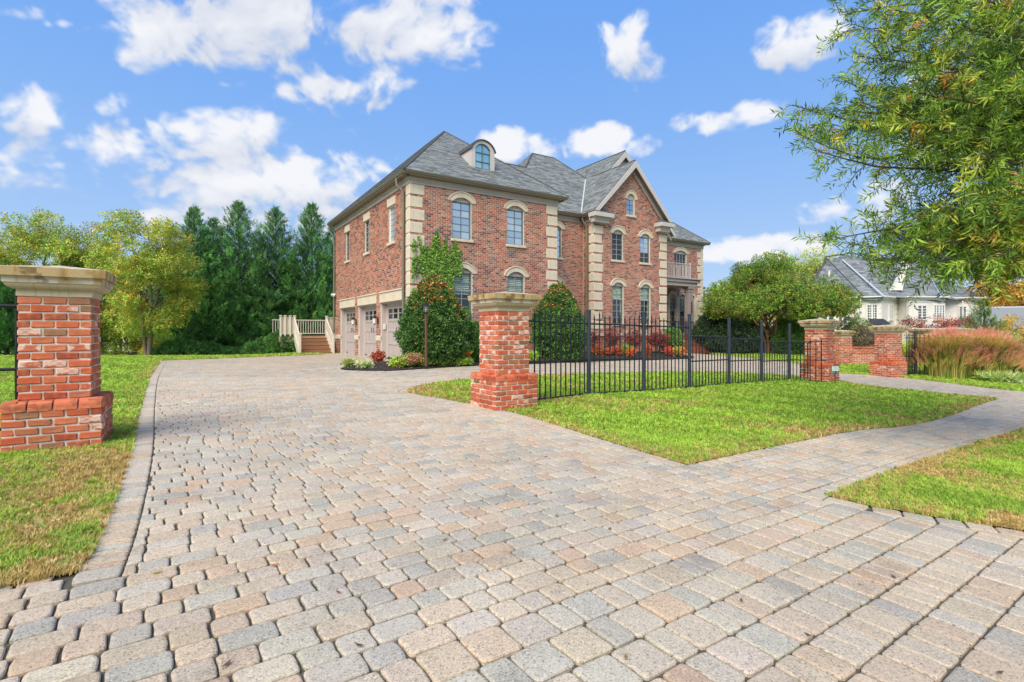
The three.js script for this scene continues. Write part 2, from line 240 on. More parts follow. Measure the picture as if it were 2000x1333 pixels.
function sheet(name, P, dy, mat, len = 0.8, relief = null) {
  const base = new THREE.ShapeGeometry(poly(P)).toNonIndexed();
  let g = new TessellateModifier(len, 9).modify(base); g = plain(g); const p = g.attributes.position, uv = new Float32Array(p.count * 2);
  for (let i = 0; i < p.count; i++) { const x = p.getX(i), d = p.getY(i); p.setXYZ(i, x, ground(x, d) + dy + (relief ? relief(x, d) : 0), -d); uv[2 * i] = x; uv[2 * i + 1] = d; }
  g.setAttribute('uv', new THREE.BufferAttribute(uv, 2)); g.computeVertexNormals();
  const m = mesh(name, g, mat); m.userData.kind = 'structure'; return m;
}

// ---------------------------------------------------------------- ground, paving, lawns
{ // one sheet out to the horizon
  const xs = [], ds = []; for (let i = -24; i <= 24; i++) xs.push(Math.sign(i) * Math.pow(Math.abs(i) / 24, 2.2) * 420); for (let i = 0; i <= 40; i++) ds.push(-30 + Math.pow(i / 40, 2) * 640);
  const t = []; for (let i = 0; i < xs.length - 1; i++) for (let j = 0; j < ds.length - 1; j++) { const q = (a, b) => [xs[a], ground(xs[a], ds[b]) - 0.12, -ds[b]]; t.push([q(i, j), q(i + 1, j), q(i + 1, j + 1)], [q(i, j), q(i + 1, j + 1), q(i, j + 1)]); }
  mesh('ground', tris(t), M.turf).userData.kind = 'structure';
}
const driveway = sheet('driveway', PAVED, -0.018, M.joint, 0.5);
const lawnC = sheet('lawn', LAWN_C, 0.004, M.turf, 0.8), lawnR = sheet('verge', LAWN_R, 0.004, M.turf, 0.8), lawnL = sheet('lawn', LAWN_L, 0.006, M.turf, 1.6), lawnF = sheet('lawn', LAWN_F, 0.004, M.turf, 1.6);
const mulchHill = (x, d) => 0.16 * ss(0, 1.4, edgeDist(BED, x, d)[0]) + 0.03 * fbm(x * 3, d * 3, 0, 3, 4);
sheet('mulch_bed', BED, 0.008, M.mulch, 0.3, mulchHill);
{ // pavers: courses along the street, a soldier course along the edges
  const r = rng(11), A = 35.5 * Math.PI / 180, ux = Math.cos(A), ud = Math.sin(A), toXD = (u, v) => [u * ux - v * ud, u * ud + v * ux];
  const TONES = [[0.65, 0.54, 0.405], [0.65, 0.55, 0.425], [0.605, 0.55, 0.455], [0.555, 0.52, 0.44], [0.65, 0.515, 0.38], [0.67, 0.585, 0.46], [0.625, 0.55, 0.445], [0.50, 0.47, 0.405], [0.655, 0.49, 0.345]];
  const e0 = LEFT_EDGE[0], e1 = LEFT_EDGE[1], el = Math.hypot(e1[0] - e0[0], e1[1] - e0[1]), LEFT_X = [[e0[0] - (e1[0] - e0[0]) / el * 0.16, e0[1] - (e1[1] - e0[1]) / el * 0.16], ...LEFT_EDGE];
  const edges = [[LEFT_X, 1, 0.2], [LAWN_C, 0, 0.17], [LAWN_R, 0, 0.16], [BED, 0, 0.16], [RIGHT_EDGE, 1, 0.16]];
  function nearEdge(x, d) { let best = [1e9, null, 0, 0]; for (const e of edges) { const [m, s, t] = edgeDist(e[0], x, d, !!e[1]); if (m < best[0]) best = [m, e, s, t]; } return best; }
  const clipHalf = (P, px, py, nx, ny) => { const o = []; for (let i = 0; i < P.length; i++) { const a = P[i], b = P[(i + 1) % P.length], da = (a[0] - px) * nx + (a[1] - py) * ny, db = (b[0] - px) * nx + (b[1] - py) * ny; if (da >= 0) o.push(a); if (da * db < 0) { const t = da / (da - db); o.push([lerp(a[0], b[0], t), lerp(a[1], b[1], t)]); } } return o; };
  const area = (P) => { let s = 0; P.forEach(([a, b], i) => { const [c, e] = P[(i + 1) % P.length]; s += a * e - c * b; }); return s / 2; };
  const stones = [];
  const pos = [], col = [];
  function build(P, t, lod, out, oc) { // P: outline on the ground; rounded corners, a worn top edge
    let cx = 0, cd = 0; for (const [x, d] of P) { cx += x / P.length; cd += d / P.length; }
    const o = [], rr = lod === 2 ? 0.019 : 0.015;
    const n = P.length;
    for (let i = 0; i < n; i++) {
      const p = P[i]; if (lod === 0) { o.push(p); continue; }
      const a = P[(i + n - 1) % n], b = P[(i + 1) % n], la = Math.hypot(a[0] - p[0], a[1] - p[1]), lb = Math.hypot(b[0] - p[0], b[1] - p[1]), k = Math.min(rr, la * 0.3, lb * 0.3) * (0.7 + r() * 0.7);
      const q1 = [lerp(p[0], a[0], k / la), lerp(p[1], a[1], k / la)], q2 = [lerp(p[0], b[0], k / lb), lerp(p[1], b[1], k / lb)];
      o.push(q1); if (lod === 2) o.push([(q1[0] + q2[0]) / 2 * 0.55 + p[0] * 0.45, (q1[1] + q2[1]) / 2 * 0.55 + p[1] * 0.45]); o.push(q2);
      if (lod === 2 && lb > 0.12) { const m = 0.5 + (r() - 0.5) * 0.3, w = (r() - 0.5) * 0.007; o.push([lerp(p[0], b[0], m) + w, lerp(p[1], b[1], m) + w]); }
    }
    const y0 = ground(cx, cd), tx = (r() - 0.5) * 0.02, td = (r() - 0.5) * 0.02, ty = (r() - 0.5) * 0.005, gx = (ground(cx + 0.1, cd) - ground(cx - 0.1, cd)) / 0.2, gd = (ground(cx, cd + 0.1) - ground(cx, cd - 0.1)) / 0.2;
    const Y = (x, d) => y0 + (gx + tx) * (x - cx) + (gd + td) * (d - cd) + ty;
    const ring = (f, dy) => o.map(([x, d]) => { const X = lerp(cx, x, f), D = lerp(cd, d, f); return [X, Y(X, D) + dy, -D]; });
    const push = (a, b, c) => { out.push(...a, ...b, ...c); for (let i = 0; i < 3; i++) oc.push(...t); };
    const size = Math.sqrt(Math.abs(area(P))), R = lod === 0 ? [ring(1, -0.03), ring(1, 0)] : [ring(1, -0.035), ring(1, -0.008), ring(1 - 0.008 / size, -0.0022), ring(1 - 0.022 / size, 0)];
    for (let k = 0; k < R.length - 1; k++) for (let i = 0; i < o.length; i++) { const j = (i + 1) % o.length; push(R[k][i], R[k][j], R[k + 1][j]); push(R[k][i], R[k + 1][j], R[k + 1][i]); }
    const top = R[R.length - 1], c = [cx, Y(cx, cd) + 0.0008, -cd]; for (let i = 0; i < o.length; i++) push(c, top[i], top[(i + 1) % o.length]);
  }
  const J = 0.0105;
  function add(P) {
    let cx = 0, cd = 0; for (const [x, d] of P) { cx += x / P.length; cd += d / P.length; }
    if (area(P) < 0) P = P.slice().reverse();
    if (cd < 0.1 || cd > 31 || Math.abs(cx) > cd * 1.25 + 1.6) return;
    const patch = fbm(cx * 0.35, cd * 0.35, 0, 3, 12); let t = tone(r, pick(r, patch > 0.52 ? [...TONES, TONES[2], TONES[3], TONES[6]] : [...TONES, TONES[0], TONES[1], TONES[4]]), 0.07); const st = 0.89 + 0.12 * fbm(cx * 0.55 + 9, cd * 0.55, 0, 4, 77) - 0.07 * ss(0.55, 0.7, fbm(cx * 1.3, cd * 1.3, 0, 4, 31)); t = [lerp(t[0], 0.60, 0.08) * st, lerp(t[1], 0.51, 0.08) * st, lerp(t[2], 0.395, 0.08) * st];
    stones.push([P, t, cx, cd]);
  }
  let v = -14, row = 0; const U0 = -16;
  while (v < 36) {
    const near = v < 1.75 && v > -8, w = near ? 0.205 : 0.148, lens = near ? [0.14, 0.14, 0.205, 0.205, 0.12] : [0.15, 0.225, 0.15, 0.15, 0.225];
    let u = U0 - r() * 0.2;
    while (u < 40) {
      const l = pick(r, lens), [cx, cd] = toXD(u + l / 2, v + w / 2);
      if (cd > 0 && cd < 31 && Math.abs(cx) < cd * 1.25 + 1.8 && inside(PAVED, cx, cd) && !inside(LAWN_C, cx, cd) && !inside(LAWN_R, cx, cd) && !inside(BED, cx, cd)) {
        const j = () => (r() - 0.5) * 0.006; let P = [[u + J / 2 + j(), v + J / 2 + j()], [u + l - J / 2 + j(), v + J / 2 + j()], [u + l - J / 2 + j(), v + w - J / 2 + j()], [u + J / 2 + j(), v + w - J / 2 + j()]].map(([a, b]) => toXD(a, b));
        if (cd < 26) {
          const [m, e, s, tt] = nearEdge(cx, cd), open = !!e[1], end = open && ((s === 0 && tt === 0) || (s === e[0].length - 2 && tt === 1));
          if (m < e[2] + 0.25 && !end) { // trim it along the soldier course
            const [ax, ad] = e[0][s], [bx, bd] = e[0][(s + 1) % e[0].length], L2 = Math.hypot(bx - ax, bd - ad); let nx = -(bd - ad) / L2, nd = (bx - ax) / L2; if ((cx - ax) * nx + (cd - ad) * nd < 0) { nx = -nx; nd = -nd; }
            if (e[0] === LEFT_X && nx < 0) { /* sidewalk side: left whole */ } else if (tt === 0 || tt === 1) { const vx = tt ? bx : ax, vd = tt ? bd : ad, h = Math.hypot(cx - vx, cd - vd); nx = (cx - vx) / h; nd = (cd - vd) / h; P = clipHalf(P, vx + nx * (e[2] + J), vd + nd * (e[2] + J), nx, nd); } else P = clipHalf(P, ax + nx * (e[2] + J), ad + nd * (e[2] + J), nx, nd);
            if (P.length < 3 || Math.abs(area(P)) < 0.002) { u += l; continue; }
          }
        }
        add(P);
      }
      u += l;
    }
    v += w; row++;
  }
  for (const [E, open, W] of edges) { // soldier course
    const n = E.length - (open ? 1 : 0); let carry = 0; const A2 = open ? 0 : Math.sign(area(E));
    for (let i = 0; i < n; i++) {
      const a = E[i], b = E[(i + 1) % E.length], l = Math.hypot(b[0] - a[0], b[1] - a[1]); if (l < 0.03) continue;
      const mx = (a[0] + b[0]) / 2, md = (a[1] + b[1]) / 2; if (md < 0.5 || md > 26 || Math.abs(mx) > md * 1.2 + 1) continue;
      const tx = (b[0] - a[0]) / l, td = (b[1] - a[1]) / l; let nx = -td, nd = tx; if (E === LEFT_X ? nx < 0 : !inside(PAVED, mx + nx * 0.1, md + nd * 0.1) || (!open && inside(E, mx + nx * 0.05, md + nd * 0.05))) { nx = -nx; nd = -nd; }
      if (!inside(PAVED, mx + nx * 0.1, md + nd * 0.1)) continue;
      const k = Math.max(1, Math.round(l / (W > 0.19 ? 0.118 : 0.2))), q = l / k;
      for (let h = 0; h < k; h++) { const s0 = h * q + J * 0.6, s1 = (h + 1) * q - J * 0.6, j = () => (r() - 0.5) * 0.005; add([[s0, 0.0], [s1, 0.0], [s1, W], [s0, W]].map(([s, w]) => [a[0] + tx * s + nx * w + j(), a[1] + td * s + nd * w + j()])); }
    }
  }
  for (const [E, open, W] of edges) if (!open) { const sg = Math.sign(area(E)); E.forEach((p, i) => { // a square stone at each sharp outer corner
    const a = E[(i + E.length - 1) % E.length], b = E[(i + 1) % E.length], l1 = Math.hypot(p[0] - a[0], p[1] - a[1]), l2 = Math.hypot(b[0] - p[0], b[1] - p[1]), n1 = [(p[1] - a[1]) / l1 * sg, -(p[0] - a[0]) / l1 * sg], n2 = [(b[1] - p[1]) / l2 * sg, -(b[0] - p[0]) / l2 * sg], dot = n1[0] * n2[0] + n1[1] * n2[1];
    if (dot > 0.85 || !inside(PAVED, p[0] + (n1[0] + n2[0]) * 0.1, p[1] + (n1[1] + n2[1]) * 0.1) || ((p[0] - a[0]) * (b[1] - p[1]) - (p[1] - a[1]) * (b[0] - p[0])) * sg < 0) return; const k = W / (1 + dot);
    add([p, [p[0] + n1[0] * W, p[1] + n1[1] * W], [p[0] + (n1[0] + n2[0]) * k, p[1] + (n1[1] + n2[1]) * k], [p[0] + n2[0] * W, p[1] + n2[1] * W]].map(([x, d]) => [lerp(p[0] + (n1[0] + n2[0]) * k / 2, x, 0.94), lerp(p[1] + (n1[1] + n2[1]) * k / 2, d, 0.94)])); }); }
  const seen = (s) => Math.abs(area(s[0])) / (s[3] ** 3), shown = (s) => { const px = CX + FOC * s[2] / s[3], py = HY + FOC * EYE / s[3]; return px > 0 && px < 2000 && py < 1333; };
  stones.sort((a, b) => (shown(b) - shown(a)) || (seen(b) - seen(a)));
  stones.forEach(([P, t, cx, cd], i) => {
    if (i < 300) {
      const p = [], c = []; build(P, t, 2, p, c); const g = new THREE.BufferGeometry(); g.setAttribute('position', new THREE.Float32BufferAttribute(p, 3)); g.setAttribute('color', new THREE.Float32BufferAttribute(c, 3));
      mesh('paver', metric(g), M.paver, driveway);
    } else build(P, t, cd < 7 ? 2 : cd < 14 ? 1 : 0, pos, col);
  });
  const g = new THREE.BufferGeometry(); g.setAttribute('position', new THREE.Float32BufferAttribute(new Float32Array(pos), 3)); g.setAttribute('color', new THREE.Float32BufferAttribute(new Float32Array(col), 3));
  mesh('paver', metric(g), M.paver, driveway).userData.kind = 'stuff';
}
{ // mown turf: tufts of blades, thinner with distance
  const r = rng(29), blades = (n, h, w) => { const t = []; for (let i = 0; i < n; i++) { const a = r() * 6.283, ca = Math.cos(a), sa = Math.sin(a), b = r() * 0.022, hh = h * (0.6 + r() * 0.6), le = (0.3 + r() * 0.9) * hh, bx = (r() - 0.5) * 0.05, bz = (r() - 0.5) * 0.05, ww = w * (0.7 + r() * 0.6); const A = [bx - sa * ww, -0.004, bz + ca * ww], B = [bx + sa * ww, -0.004, bz - ca * ww], Cc = [bx + ca * le * 0.35 - sa * ww * 0.8, hh * 0.6, bz + sa * le * 0.35 + ca * ww * 0.8], D = [bx + ca * le * 0.35 + sa * ww * 0.8, hh * 0.6, bz + sa * le * 0.35 - ca * ww * 0.8], E = [bx + ca * le, hh, bz + sa * le]; t.push([A, B, D], [A, D, Cc], [Cc, D, E]); } return tris(t); };
  const GREEN = [[0.33, 0.52, 0.045], [0.41, 0.58, 0.06], [0.26, 0.45, 0.045], [0.46, 0.60, 0.08]], TAN = [[0.62, 0.46, 0.16], [0.52, 0.35, 0.11], [0.70, 0.56, 0.24], [0.42, 0.30, 0.09]];
  const near = new Cloud(), far = new Cloud();
  for (const [P, edgeTan, big, shift] of [[LAWN_C, 0.85, 0.95, -0.035], [LAWN_R, 0.9, 1.0, 0.08], [LAWN_L, 0.55, 1, -0.05], [LAWN_F, 0.1, 1, -0.1]]) {
    const xs = P.map((p) => p[0]), ds = P.map((p) => p[1]), x0 = Math.max(-32, Math.min(...xs)), x1 = Math.min(34, Math.max(...xs)), d0 = Math.max(1, Math.min(...ds)), d1 = Math.min(34, Math.max(...ds));
    const S = 0.4;
    for (let x = x0 - S; x < x1; x += S) for (let d = d0 - S; d < d1; d += S) {
      if (Math.abs(x) > d * 1.12 + 1.8 || d < 1) continue;
      const dens = 2100 * Math.min(1, Math.pow(4.2 / d, 1.55)), n = Math.floor(S * S * dens + r());
      for (let k = 0; k < n; k++) {
        const X = x + r() * S, D = d + r() * S; const din = inside(P, X, D), m = edgeDist(P, X, D)[0]; if (!din && m > 0.02) continue;
        const nz = fbm(X * 0.9, D * 0.9, 0, 4, 17), nz2 = fbm(X * 4, D * 4, 0, 3, 45), edge = 1 - ss(0, 0.75 * (0.2 + nz2 * 1.5), m), stripe = 0.5 + 0.5 * Math.sin((X * 0.55 + D * 0.83) * 4.2);
        const dry = clamp(ss(0.47, 0.68, nz + shift + (nz2 - 0.5) * 0.5) * 0.7 * (edgeTan > 0.5 ? 1 : 0.3) * (1 - ss(11, 17, D) * 0.75) + edge * edgeTan * 0.8), tan = r() < dry;
        let c = tone(r, pick(r, tan ? TAN : GREEN), 0.22); if (!tan) c = c.map((q) => q * (0.88 + 0.2 * stripe + (nz2 - 0.5) * 0.4));
        const sc = (0.75 + r() * 0.6) * (1 + ss(6, 18, D) * 0.5) * big * (tan ? 0.8 : 1);
        (D < 7 ? near : far).add(V3(X, ground(X, D) + 0.004, -D), eul((r() - 0.5) * 0.5, r() * 6.28, (r() - 0.5) * 0.5), V3(sc, sc * (0.75 + r() * 0.5), sc), c);
      }
    }
  }
  near.build('grass', blades(10, 0.034, 0.0024), M.grass, scene, 'stuff').userData.label = 'short mown green and straw coloured grass nearest the paving';
  far.build('grass', blades(7, 0.038, 0.0045), M.grass, scene, 'stuff').userData.label = 'short mown green grass of the farther lawns';
}
{ // fallen leaves on the paving
  const r = rng(5), c = new Cloud(), lf = tris([[[-0.012, 0, 0], [0.012, 0, 0], [0, 0.006, 0.03]], [[-0.012, 0, 0], [0, 0.006, -0.03], [0.012, 0, 0]]]);
  for (let i = 0; i < 60; i++) { const d = 1.9 + Math.pow(r(), 1.6) * 14, x = (r() * 2 - 1) * d; if (!inside(PAVED, x, d) && r() < 0.6) continue; c.add(V3(x, ground(x, d) + 0.008, -d), eul((r() - 0.5) * 0.2, r() * 6.28, (r() - 0.5) * 0.2), 0.35 + r() * 0.6, tone(r, pick(r, [[0.45, 0.16, 0.03], [0.35, 0.22, 0.05], [0.14, 0.08, 0.04], [0.42, 0.33, 0.06], [0.3, 0.05, 0.03]]), 0.2)); }
  const m = c.build('fallen_leaves', lf, M.leaf, scene, 'stuff'); m.userData.label = 'small orange and brown fallen leaves scattered on the paving';
}

// ---------------------------------------------------------------- brick piers and walls
const brickShapes = [0, 1, 2, 3].map((i) => { const g = chamfer(0.2, 0.0675, 0.1, 0.008, 0.008, rng(40 + i)), uv = g.attributes.uv; for (let k = 0; k < uv.count; k++) uv.setXY(k, uv.getX(k) + i * 0.31, uv.getY(k) + i * 0.17); return g; });
const noseShapes = [0, 1].map((i) => { const s = new THREE.Shape(); s.moveTo(-0.058, -0.05); s.lineTo(0.058, -0.05); s.lineTo(0.058, 0.0); s.quadraticCurveTo(0.056, 0.05, 0.0, 0.052); s.lineTo(-0.058, 0.056); s.closePath(); const g = metric(new THREE.ExtrudeGeometry(s, { depth: 0.19, bevelEnabled: true, bevelSize: 0.004, bevelThickness: 0.004, bevelSegments: 1, curveSegments: 4 }).translate(0, 0, -0.095).rotateY(-Math.PI / 2)); const uv = g.attributes.uv; for (let k = 0; k < uv.count; k++) uv.setXY(k, uv.getX(k) + i * 0.43, uv.getY(k)); return g; });
function brickAt(parent, r, x, y, z, len, turn, mats = PB) { const b = mesh('brick', pick(r, brickShapes), pick(r, mats), parent); b.position.set(x, y, z + 0); b.rotation.set(0, turn + (r() < 0.5 ? Math.PI : 0), 0); b.scale.x = len / 0.2; return b; }
function ringCourse(parent, r, W, y, k, mats = PB, t = 0.1) { // one course round a square pier
  const n = Math.round(W / 0.213), J = 0.0145, run = (span, count, side, turn) => { const l = span / count; for (let i = 0; i < count; i++) { const s = -span / 2 + (i + 0.5) * l, o = W / 2 - t / 2 + (r() - 0.5) * 0.004; const c = Math.cos(turn), q = Math.sin(turn); brickAt(parent, r, s * c + side * o * q, y, -s * q + side * o * c, l - J, turn, mats); } };
  const [fx, fz] = k % 2 ? [[W, n], [W - 2 * t, n - 1]] : [[W - 2 * t, n - 1], [W, n]];
  run(fx[0], fx[1], 1, 0); run(fx[0], fx[1], -1, 0); run(fz[0], fz[1], 1, Math.PI / 2); run(fz[0], fz[1], -1, Math.PI / 2);
}
const frustum = (w0, w1, y0, y1) => convex([[[-w0, y0, -w0], [w0, y0, -w0], [w0, y0, w0], [-w0, y0, w0]], [[-w1, y1, -w1], [w1, y1, -w1], [w1, y1, w1], [-w1, y1, w1]], ...[0, 1, 2, 3].map((i) => { const c = [[-1, -1], [1, -1], [1, 1], [-1, 1]], a = c[i], b = c[(i + 1) % 4]; return [[a[0] * w0, y0, a[1] * w0], [b[0] * w0, y0, b[1] * w0], [b[0] * w1, y1, b[1] * w1], [a[0] * w1, y1, a[1] * w1]]; })]);
function pierCap(t, y, k = 1) {
  mesh('cap_neck', frustum(0.322 * k, 0.322 * k, y, y + 0.07), M.capneck, t);
  const cove = []; for (let i = 0; i < 5; i++) { const a = i / 5 * 1.45, b = (i + 1) / 5 * 1.45; cove.push(frustum((0.33 + 0.075 * Math.sin(a)) * k, (0.33 + 0.075 * Math.sin(b)) * k, y + 0.07 + 0.06 * (1 - Math.cos(a)) / 0.88, y + 0.07 + 0.06 * (1 - Math.cos(b)) / 0.88)); }
  mesh('cap_cove', cove, M.capneck, t);
  mesh('cap_bed', [frustum(0.415 * k, 0.42 * k, y + 0.13, y + 0.195)], M.capstone, t);
  mesh('cap_slab', [frustum(0.455 * k, 0.46 * k, y + 0.195, y + 0.28)], M.capedge, t); mesh('cap_top', frustum(0.459 * k, 0.02, y + 0.28, y + 0.345), M.capstone, t);
}
function pier(label, x, d, y, turn, seed, o = {}) {
  const t = thing('brick_pier', label, 'brick pier', x, d, y, turn, o.group ?? 'brick gate piers'), r = rng(seed), { W = 0.635, B = 0.85, nb = 6, ns = 13, k = 1, sink = 0 } = o;
  const yb = 0.081 * nb, core = []; if (nb) { core.push(box(0, yb / 2 - 0.2, 0, B - 0.026, yb + 0.4, B - 0.026)); core.push(frustum(B / 2 - 0.012, W / 2 + 0.01, yb, yb + 0.09)); }
  const y1 = nb ? yb + 0.095 : 0; core.push(box(0, (y1 + ns * 0.081) / 2, 0, W - 0.026, y1 + ns * 0.081, W - 0.026)); mesh('mortar', core, M.mortar, t);
  for (let i = 0; i < nb; i++) ringCourse(t, r, B, i * 0.081 + 0.04, i);
  if (nb) for (let q = 0; q < 4; q++) { const n = 4, L2 = B / n; for (let i = 0; i < n; i++) { const s = -B / 2 + (i + 0.5) * L2, b = mesh('brick', pick(r, noseShapes), pick(r, [PB[0], PB[1], PB[7]]), t), a = q * Math.PI / 2, z = B / 2 - 0.058; b.position.set(s * Math.cos(a) + z * Math.sin(a), yb + 0.045, -s * Math.sin(a) + z * Math.cos(a)); b.rotation.y = a; b.scale.set((L2 - 0.012) / 0.198, 0.9, 1); } }
  for (let i = 0; i < ns; i++) ringCourse(t, r, W, y1 + i * 0.081 + 0.04, i + 1, i > (o.pale ?? 99) ? PBW : PB);
  pierCap(t, y1 + ns * 0.081, k); return t;
}
const PT = 33 * Math.PI / 180;
pier('large brick gate pier on the left lawn with stained stone cap', -4.83, 5.6, 0.075, PT - 0.04, 101, { nb: 5, W: 0.592, B: 0.792, k: 0.932 });
pier('brick gate pier with whitish washed upper bricks beside the driveway tip of the centre lawn', -0.14, 9.0, -0.02, PT, 102, { pale: 2 });
pier('brick gate pier with the small yard sign in front of it', 9.72, 16.5, -0.30, PT + 0.1, 103);
pier('brick gate pier standing on the grass strip left of the pink plumed grass', 14.45, 20.05, -0.45, PT - 0.25, 104);
{ // far piers and the low garden wall
  const p = (px, py, d) => [(px - CX) / FOC * d, d, EYE + (HY - py) / FOC * d];
  let [x, d, y] = p(1643, 713, 24.5); pier('plain brick pier at the left end of the low garden wall', x, d, y, PT - 0.3, 105, { nb: 0, ns: 16, W: 0.635, k: 0.9, group: 'garden wall piers' });
  [x, d, y] = p(1813, 716, 25.5); pier('brick pier behind the metal fence, left of the two behind the plumed grass', x, d, y, PT - 0.3, 106, { nb: 0, ns: 19, W: 0.85, k: 1.28, group: 'garden wall piers' });
  [x, d, y] = p(1861, 716, 25.2); pier('brick pier half hidden by the plumed grass, right of its twin', x, d, y, PT - 0.3, 107, { nb: 0, ns: 19, W: 0.85, k: 1.28, group: 'garden wall piers' });
  const low = (label, A, B, top, cut) => {
    const a = p(...A), b = p(...B), len = Math.hypot(b[0] - a[0], b[1] - a[1]), t = thing('garden_wall', label, 'brick wall', (a[0] + b[0]) / 2, (a[1] + b[1]) / 2, Math.min(a[2], b[2]), Math.atan2(b[1] - a[1], b[0] - a[0]), 'low brick garden walls'), r = rng(Math.round(len * 1000));
    mesh('mortar', [box(0, top / 2 - 0.2, 0, len, top + 0.4, 0.2)], M.mortar, t); const n = Math.floor(top / 0.081), c = new Cloud();
    for (let k = 0; k < n; k++) for (const sd of [-1, 1]) for (let s = -len / 2 + (k % 2) * 0.1; s < len / 2 - 0.1; s += 0.213) c.add(V3(s + 0.106, k * 0.081 + 0.04, sd * (k > n - 4 ? 0.085 : 0.06)), eul(0, 0, 0), 1, tone(r, pick(r, HB.slice(0, 6)), 0.15));
    c.build('brick', chamfer(0.2, 0.07, 0.1, 0.006), M.houseBrick, t, 'stuff');
    const nose = Math.floor(len / 0.095); for (let i = 0; i < Math.min(nose, 60); i++) { const b2 = mesh('coping_brick', pick(r, brickShapes), pick(r, [PB[0], PB[1], PB[7]]), t); b2.position.set(-len / 2 + (i + 0.5) * len / Math.min(nose, 60), top + 0.03, 0); b2.rotation.y = Math.PI / 2; b2.scale.set(1.65, 1, len / Math.min(nose, 60) / 0.108); }
  };
  low('low brick garden wall with rowlock coping between the plain pier and the grass strip pier', [1655, 714, 24.6], [1740, 722, 24.2], 0.98);
  low('low brick garden wall behind the fence, ending at the twin piers', [1748, 722, 24.4], [1800, 720, 25.2], 0.9);
  low('short brick wall at the right edge beyond the plumed grass', [1972, 742, 23.5], [2090, 748, 22.5], 0.62);
  low('upper short brick wall with steps at the far right edge', [1985, 712, 28], [2090, 712, 28], 0.55);
}

// ---------------------------------------------------------------- fences
const spear = (h, base) => { const g = [box(0, (h + base) / 2, 0, 0.019, h - base, 0.019)]; g.push(new THREE.ConeGeometry(0.02, 0.085, 4).translate(0, h + 0.04, 0), new THREE.CylinderGeometry(0.02, 0.02, 0.012, 6).translate(0, h - 0.01, 0), new THREE.SphereGeometry(0.017, 6, 4).translate(0, h + 0.005, 0)); return join(g.map(plain)); };
const scrolled = (h, base) => { const g = [spear(h, base)]; for (const s of [-1, 1]) g.push(plain(new THREE.TorusGeometry(0.022, 0.006, 4, 8, 4.4).rotateZ(s > 0 ? -1.2 : 2.0).translate(s * 0.028, h - 0.1, 0))); return join(g); };
{
  const posts = [[1.58, 10.74, 606], [2.94, 11.64, 610], [4.33, 12.73, 614], [5.81, 13.97, 622], [7.14, 14.93, 628], [8.5, 15.99, 633]];
  const t = thing('metal_fence', 'black metal picket fence with round posts across the centre lawn between two piers', 'fence', posts[0][0], posts[0][1], 0);
  const X0 = posts[0][0], D0 = posts[0][1];
  for (const [x, d, py] of posts) {
    const y0 = ground(x, d), y1 = EYE + (HY - py) / FOC * d, h = y1 - y0 + 0.1;
    const g = [new THREE.CylinderGeometry(0.044, 0.044, h, 14).translate(0, y0 - 0.1 + h / 2, 0), new THREE.CylinderGeometry(0.05, 0.05, 0.03, 14).translate(0, y1 - 0.02, 0), new THREE.SphereGeometry(0.044, 12, 5, 0, 6.3, 0, 1.57).scale(1, 0.4, 1).translate(0, y1 - 0.006, 0), new THREE.CylinderGeometry(0.048, 0.048, 0.05, 14).translate(0, y0 + 0.75, 0)].map(plain);
    const p = mesh('post', g, M.ironPost, t); p.position.set(x - X0, 0, -(d - D0));
  }
  const ends = [[0.30, 9.35], ...posts, [9.36, 16.32]], r = rng(77), tops = [1.46, 1.43, 1.40, 1.16, 1.08, 0.98, 0.94], mids = [0.72, 0.69, 0.64, 0.54, 0.48, 0.42, 0.40];
  for (let b = 0; b < ends.length - 1; b++) {
    const [x0, d0] = ends[b], [x1, d1] = ends[b + 1], len = Math.hypot(x1 - x0, d1 - d0), n = Math.max(4, Math.round(len / 0.152)), g0 = ground(x0, d0), g1 = ground(x1, d1), ty = tops[b], my = mids[b], spikes = b < 3;
    const rail = (ya, yb, w) => { const m = mesh('rail', rod([x0 - X0, ya, -(d0 - D0)], [x1 - X0, yb, -(d1 - D0)], w, 8), M.iron, t); return m; };
    const k1 = b < 6 ? (tops[b + 1] - ty) * 0 : 0; rail(ty + 0.0, ty - 0.03 + k1, 0.017); rail(my, my - 0.02, 0.017); rail(g0 + 0.05, g1 + 0.05, 0.016);
    const G = [spear(ty + 0.13, g0), scrolled(ty + 0.2, g0), spear(ty - 0.005, g0), box(0, (ty - 0.02 + g0) / 2, 0, 0.019, ty - g0, 0.019)];
    for (let i = 1; i < n; i++) { const f = i / n, pk = mesh('picket', spikes ? (i % 4 === 2 ? G[1] : G[0]) : G[3], M.iron, t); pk.position.set(lerp(x0, x1, f) - X0, lerp(0, g1 - g0 - 0.0, f) * 0.5, -(lerp(d0, d1, f) - D0)); pk.rotation.set((r() - 0.5) * 0.012, -Math.atan2(d1 - d0, x1 - x0) * -1, (r() - 0.5) * 0.012); }
  }
  // short return in front of the sign pier
  for (let i = 0; i < 3; i++) { const pk = mesh('picket', box(0, 0.37, 0, 0.019, 1.32, 0.019), M.iron, t); pk.position.set(9.0 + i * 0.14 - X0, 0, -(15.75 - i * 0.05 - D0)); }
  for (const y of [0.96, 0.4, -0.22]) mesh('rail', rod([8.5 - X0, y + 0.01, -(15.99 - D0)], [9.42 - X0, y, -(15.62 - D0)], 0.016, 8), M.iron, t);
}
